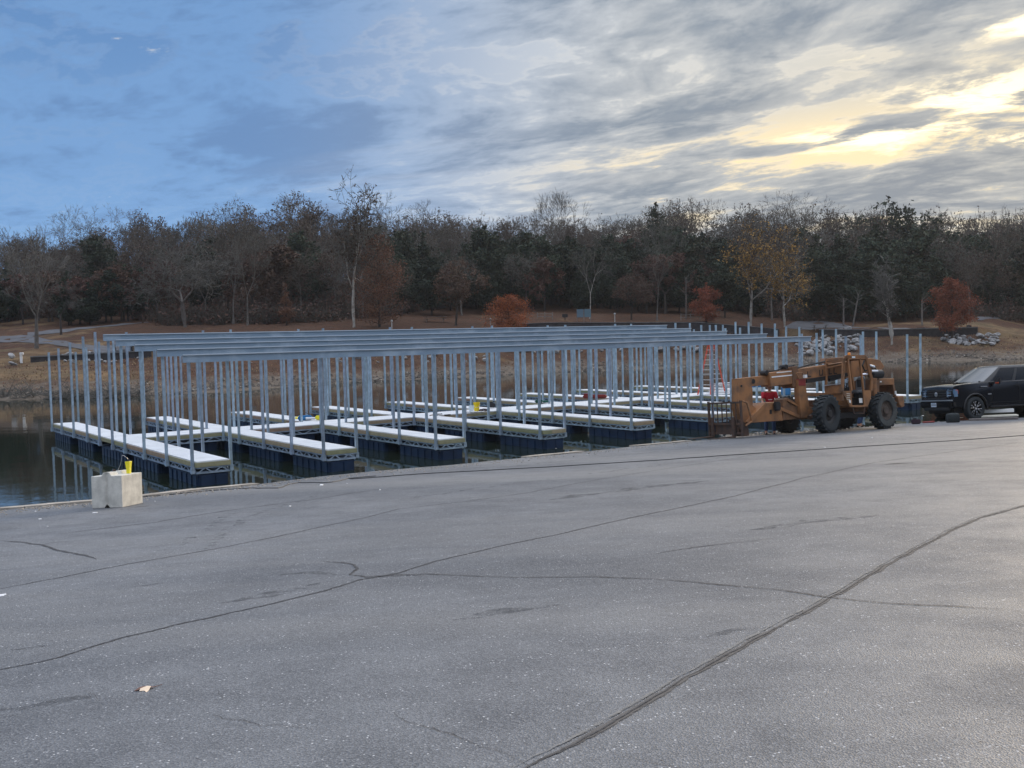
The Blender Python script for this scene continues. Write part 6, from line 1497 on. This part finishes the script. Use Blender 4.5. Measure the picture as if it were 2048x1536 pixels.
p = at_depth(1539.5, 800, 38.0); zt_ = tz(p.x, 38.0)
P_red = person((p.x, 38.0, max(zt_, .14)), math.radians(-100), .06, 'person in a red T-shirt and brown cap behind the orange machine front', 'shirt', 'jeans', 'cap', .5)
P_red.scale = (1.14, 1.14, 1.14)
MB().prism([Vector((.148, -.07, 1.20)), Vector((.148, .07, 1.20)), Vector((.150, .06, 1.225)), Vector((.150, -.06, 1.225))], Vector((1, 0, 0)), .012).build('shirt_print', 'white', P_red)
p = at_depth(1724, 852, 42.2)
person((p.x, 42.2, tz(p.x, 42.2)), math.radians(-10), 1.15, 'person in blue jeans bending over behind the cab of the orange machine', 'jacket', 'jeans', 'hair', .3, .16)

# ------------------------------------------------------------------ far-shore furniture
def far_thing(name, px, py, label, cat, rz=0.0, group=None):
    p = march(px, py); return empty(name, label, cat, (p.x, p.y, p.z-.05), rz, group), p
def table(px, py, label, rz, L=1.9):
    r, p = far_thing('picnic_table', px, py, label, 'picnic table', rz)
    MB().box((0, 0, .80), (L, .75, .05)).build('table_top', 'wood', r)
    for s in (1, -1): MB().box((0, s*.72, .48), (L, .26, .045)).build('bench', 'wood', r)
    for s in (1, -1): MB().beam((s*L*.36, -.55, 0), (s*L*.36, .2, .78), .06, .08).beam((s*L*.36+.062, .55, 0), (s*L*.36+.062, -.2, .78), .06, .08).box((s*L*.36, 0, .44), (.05, 1.6, .07)).build('leg', 'wood', r)
table(243, 704, 'dark picnic table on the far shore seen between the leftmost roof posts', .2)
table(1640, 666, 'picnic table on the far shore behind the posts left of the cab roof', .1, 2.4)
table(2000, 621, 'pale picnic table in the shade at far right beyond the park road', .2)
table(870, 644, 'long dark picnic table under the trees left of the brown oak', .0, 3.4)
r, p = far_thing('utility_pedestal', 43, 727, 'white utility pedestal on the grass at far left', 'pedestal'); MB().cbox((0, 0, .5), (.22, .2, 1.0), .03).build('post', 'white', r); MB().cbox((.06, 0, 1.08), (.36, .3, .26), .04).build('head', 'white', r)
r, p = far_thing('information_board', 1168, 643, 'pale blue two-panel information board among the trees', 'sign')
for x in (-.55, .55): MB().cbox((x, 0, 1.25), (.95, .06, 1.2), .02).build('panel', 'bluesign', r)
for x in (-1.0, 0, 1.0): MB().box((x, .06, .9), (.08, .08, 1.8)).build('leg', 'wood', r)
r, p = far_thing('grill_box', 1130, 641, 'dark box-shaped park grill left of the blue information board', 'grill'); MB().cbox((0, 0, .75), (.8, .5, .5), .03).build('box', 'black', r); MB().box((0, 0, .25), (.1, .1, .5)).build('leg', 'black', r)
for px, py, lab in ((784, 662, 'white post-mounted lamp above the roof beams, right of the sycamore'), (981, 658, 'white post-mounted lamp at the left foot of the orange dome-shaped cypress'), (1230, 659, 'white post-mounted lamp above the roof beams, right of the information board')):
    r, p = far_thing('post_lamp', px, py, lab, 'lamp post'); MB().tube((0, 0, 0), (0, 0, 1.3), .06, .06, 8).build('post', 'dullwhite', r); MB().lathe([(.001, 1.25), (.13, 1.28), (.15, 1.42), (.10, 1.5), (.001, 1.52)], n=12).build('head', 'dullwhite', r)
r, p = far_thing('trash_bin', 258, 707, 'small grey bin beside the leftmost picnic table', 'bin'); MB().lathe([(.001, 0), (.28, 0), (.33, .8), (.001, .84)], n=14).build('bin_body', 'galv', r); MB().box((.45, 0, .4), (.12, .5, .8)).build('bin_side', 'black', r)
r, p = far_thing('kiosk', 2046, 638, 'white box at the right edge beside the park road', 'kiosk'); MB().cbox((0, 0, .6), (1.0, .7, 1.3), .04).build('cabinet', 'white', r); MB().box((0, 0, 1.28), (1.12, .82, .06)).build('lid', 'white', r)
r, p = far_thing('tree_stump', 1938, 657, 'dark cut stump on the end of the right-hand wall', 'stump'); MB().lathe([(.5, -.1), (.36, .15), (.32, .5), (.2, .55), (.001, .52)], n=12).build('stump_body', 'barkdk', r)
r, p = far_thing('fire_ring', 1842, 660, 'low dark fire ring on the terrace right of the bare white-limbed tree', 'fire ring'); MB().lathe([(.55, 0), (.6, .3), (.52, .3), (.5, 0)], n=16).build('ring', 'black', r)
for a, c, lab in (((1075, 640), (1105, 640), 'pale rail fence right of the orange dome-shaped cypress'), ((1362, 642), (1400, 640), 'short pale rail left of the yellow-leaved sycamores')):
    A, B = march(*a), march(*c); r = empty('rail_fence', lab, 'fence', A); d = B-A; mb = MB()
    for z in (.9, .5): mb.beam(Vector((0, 0, z)), d+Vector((0, 0, z)), .05, .09)
    mb.build('rail', 'wood', r)
    for t in (0, .5, 1): q = d*t; MB().box((q.x, q.y, .4), (.12, .12, 1.4)).build('fence_post', 'wood', r)
for px, y0, y1, lab in ((1687, 596, 652, 'thin pale bare trunk behind the right sycamore, standing straight'), (1705, 588, 652, 'thin pale leaning trunk behind the right sycamore'), (1372, 555, 640, 'tall pale dead trunk left of the rust cypress and yellow sycamore'), (1844, 600, 652, 'thin pale trunk left of the round reddish cypress')):
    b = march(px, y1); t = at_depth(px+(12 if 'leaning' in lab else 0), y0, b.y); r = empty('dead_tree', lab, 'tree', (b.x, b.y, b.z)); mb = MB(); mb.tube((0, 0, -.4), Vector((t.x-b.x, 0, (t.z-b.z))), .15, .09, 7, False); mb.build('trunk', 'bark', r)
    mb = MB(); rnd = random.Random(px)
    for i in range(14): q = Vector((t.x-b.x, 0, t.z-b.z))*rnd.uniform(.55, 1.0); mb.tube(q, q+Vector((rnd.gauss(0, .8), rnd.gauss(0, .8), rnd.uniform(.2, 1.4))), .035, .012, 4, False)
    mb.build('crown', 'twiggrey', r)

# ------------------------------------------------------------------ thin morning haze over the lake and wood
hz = MB().box((0, 210, 17.5), (420, 440, 42)).build('haze', 'water'); hz.data.materials.clear()
hm = bpy.data.materials.new('haze_air'); hm.use_nodes = True; nt = hm.node_tree; nt.nodes.clear()
vo = nt.nodes.new('ShaderNodeVolumePrincipled'); vo.inputs['Color'].default_value = (0.86, 0.90, 0.96, 1); vo.inputs['Density'].default_value = 0.00014; vo.inputs['Anisotropy'].default_value = 0.3
ou = nt.nodes.new('ShaderNodeOutputMaterial'); nt.links.new(vo.outputs[0], ou.inputs['Volume']); hz.data.materials.append(hm)
tag(hz, 'thin pale morning haze over the lake and the wood', 'haze', None, 'stuff')
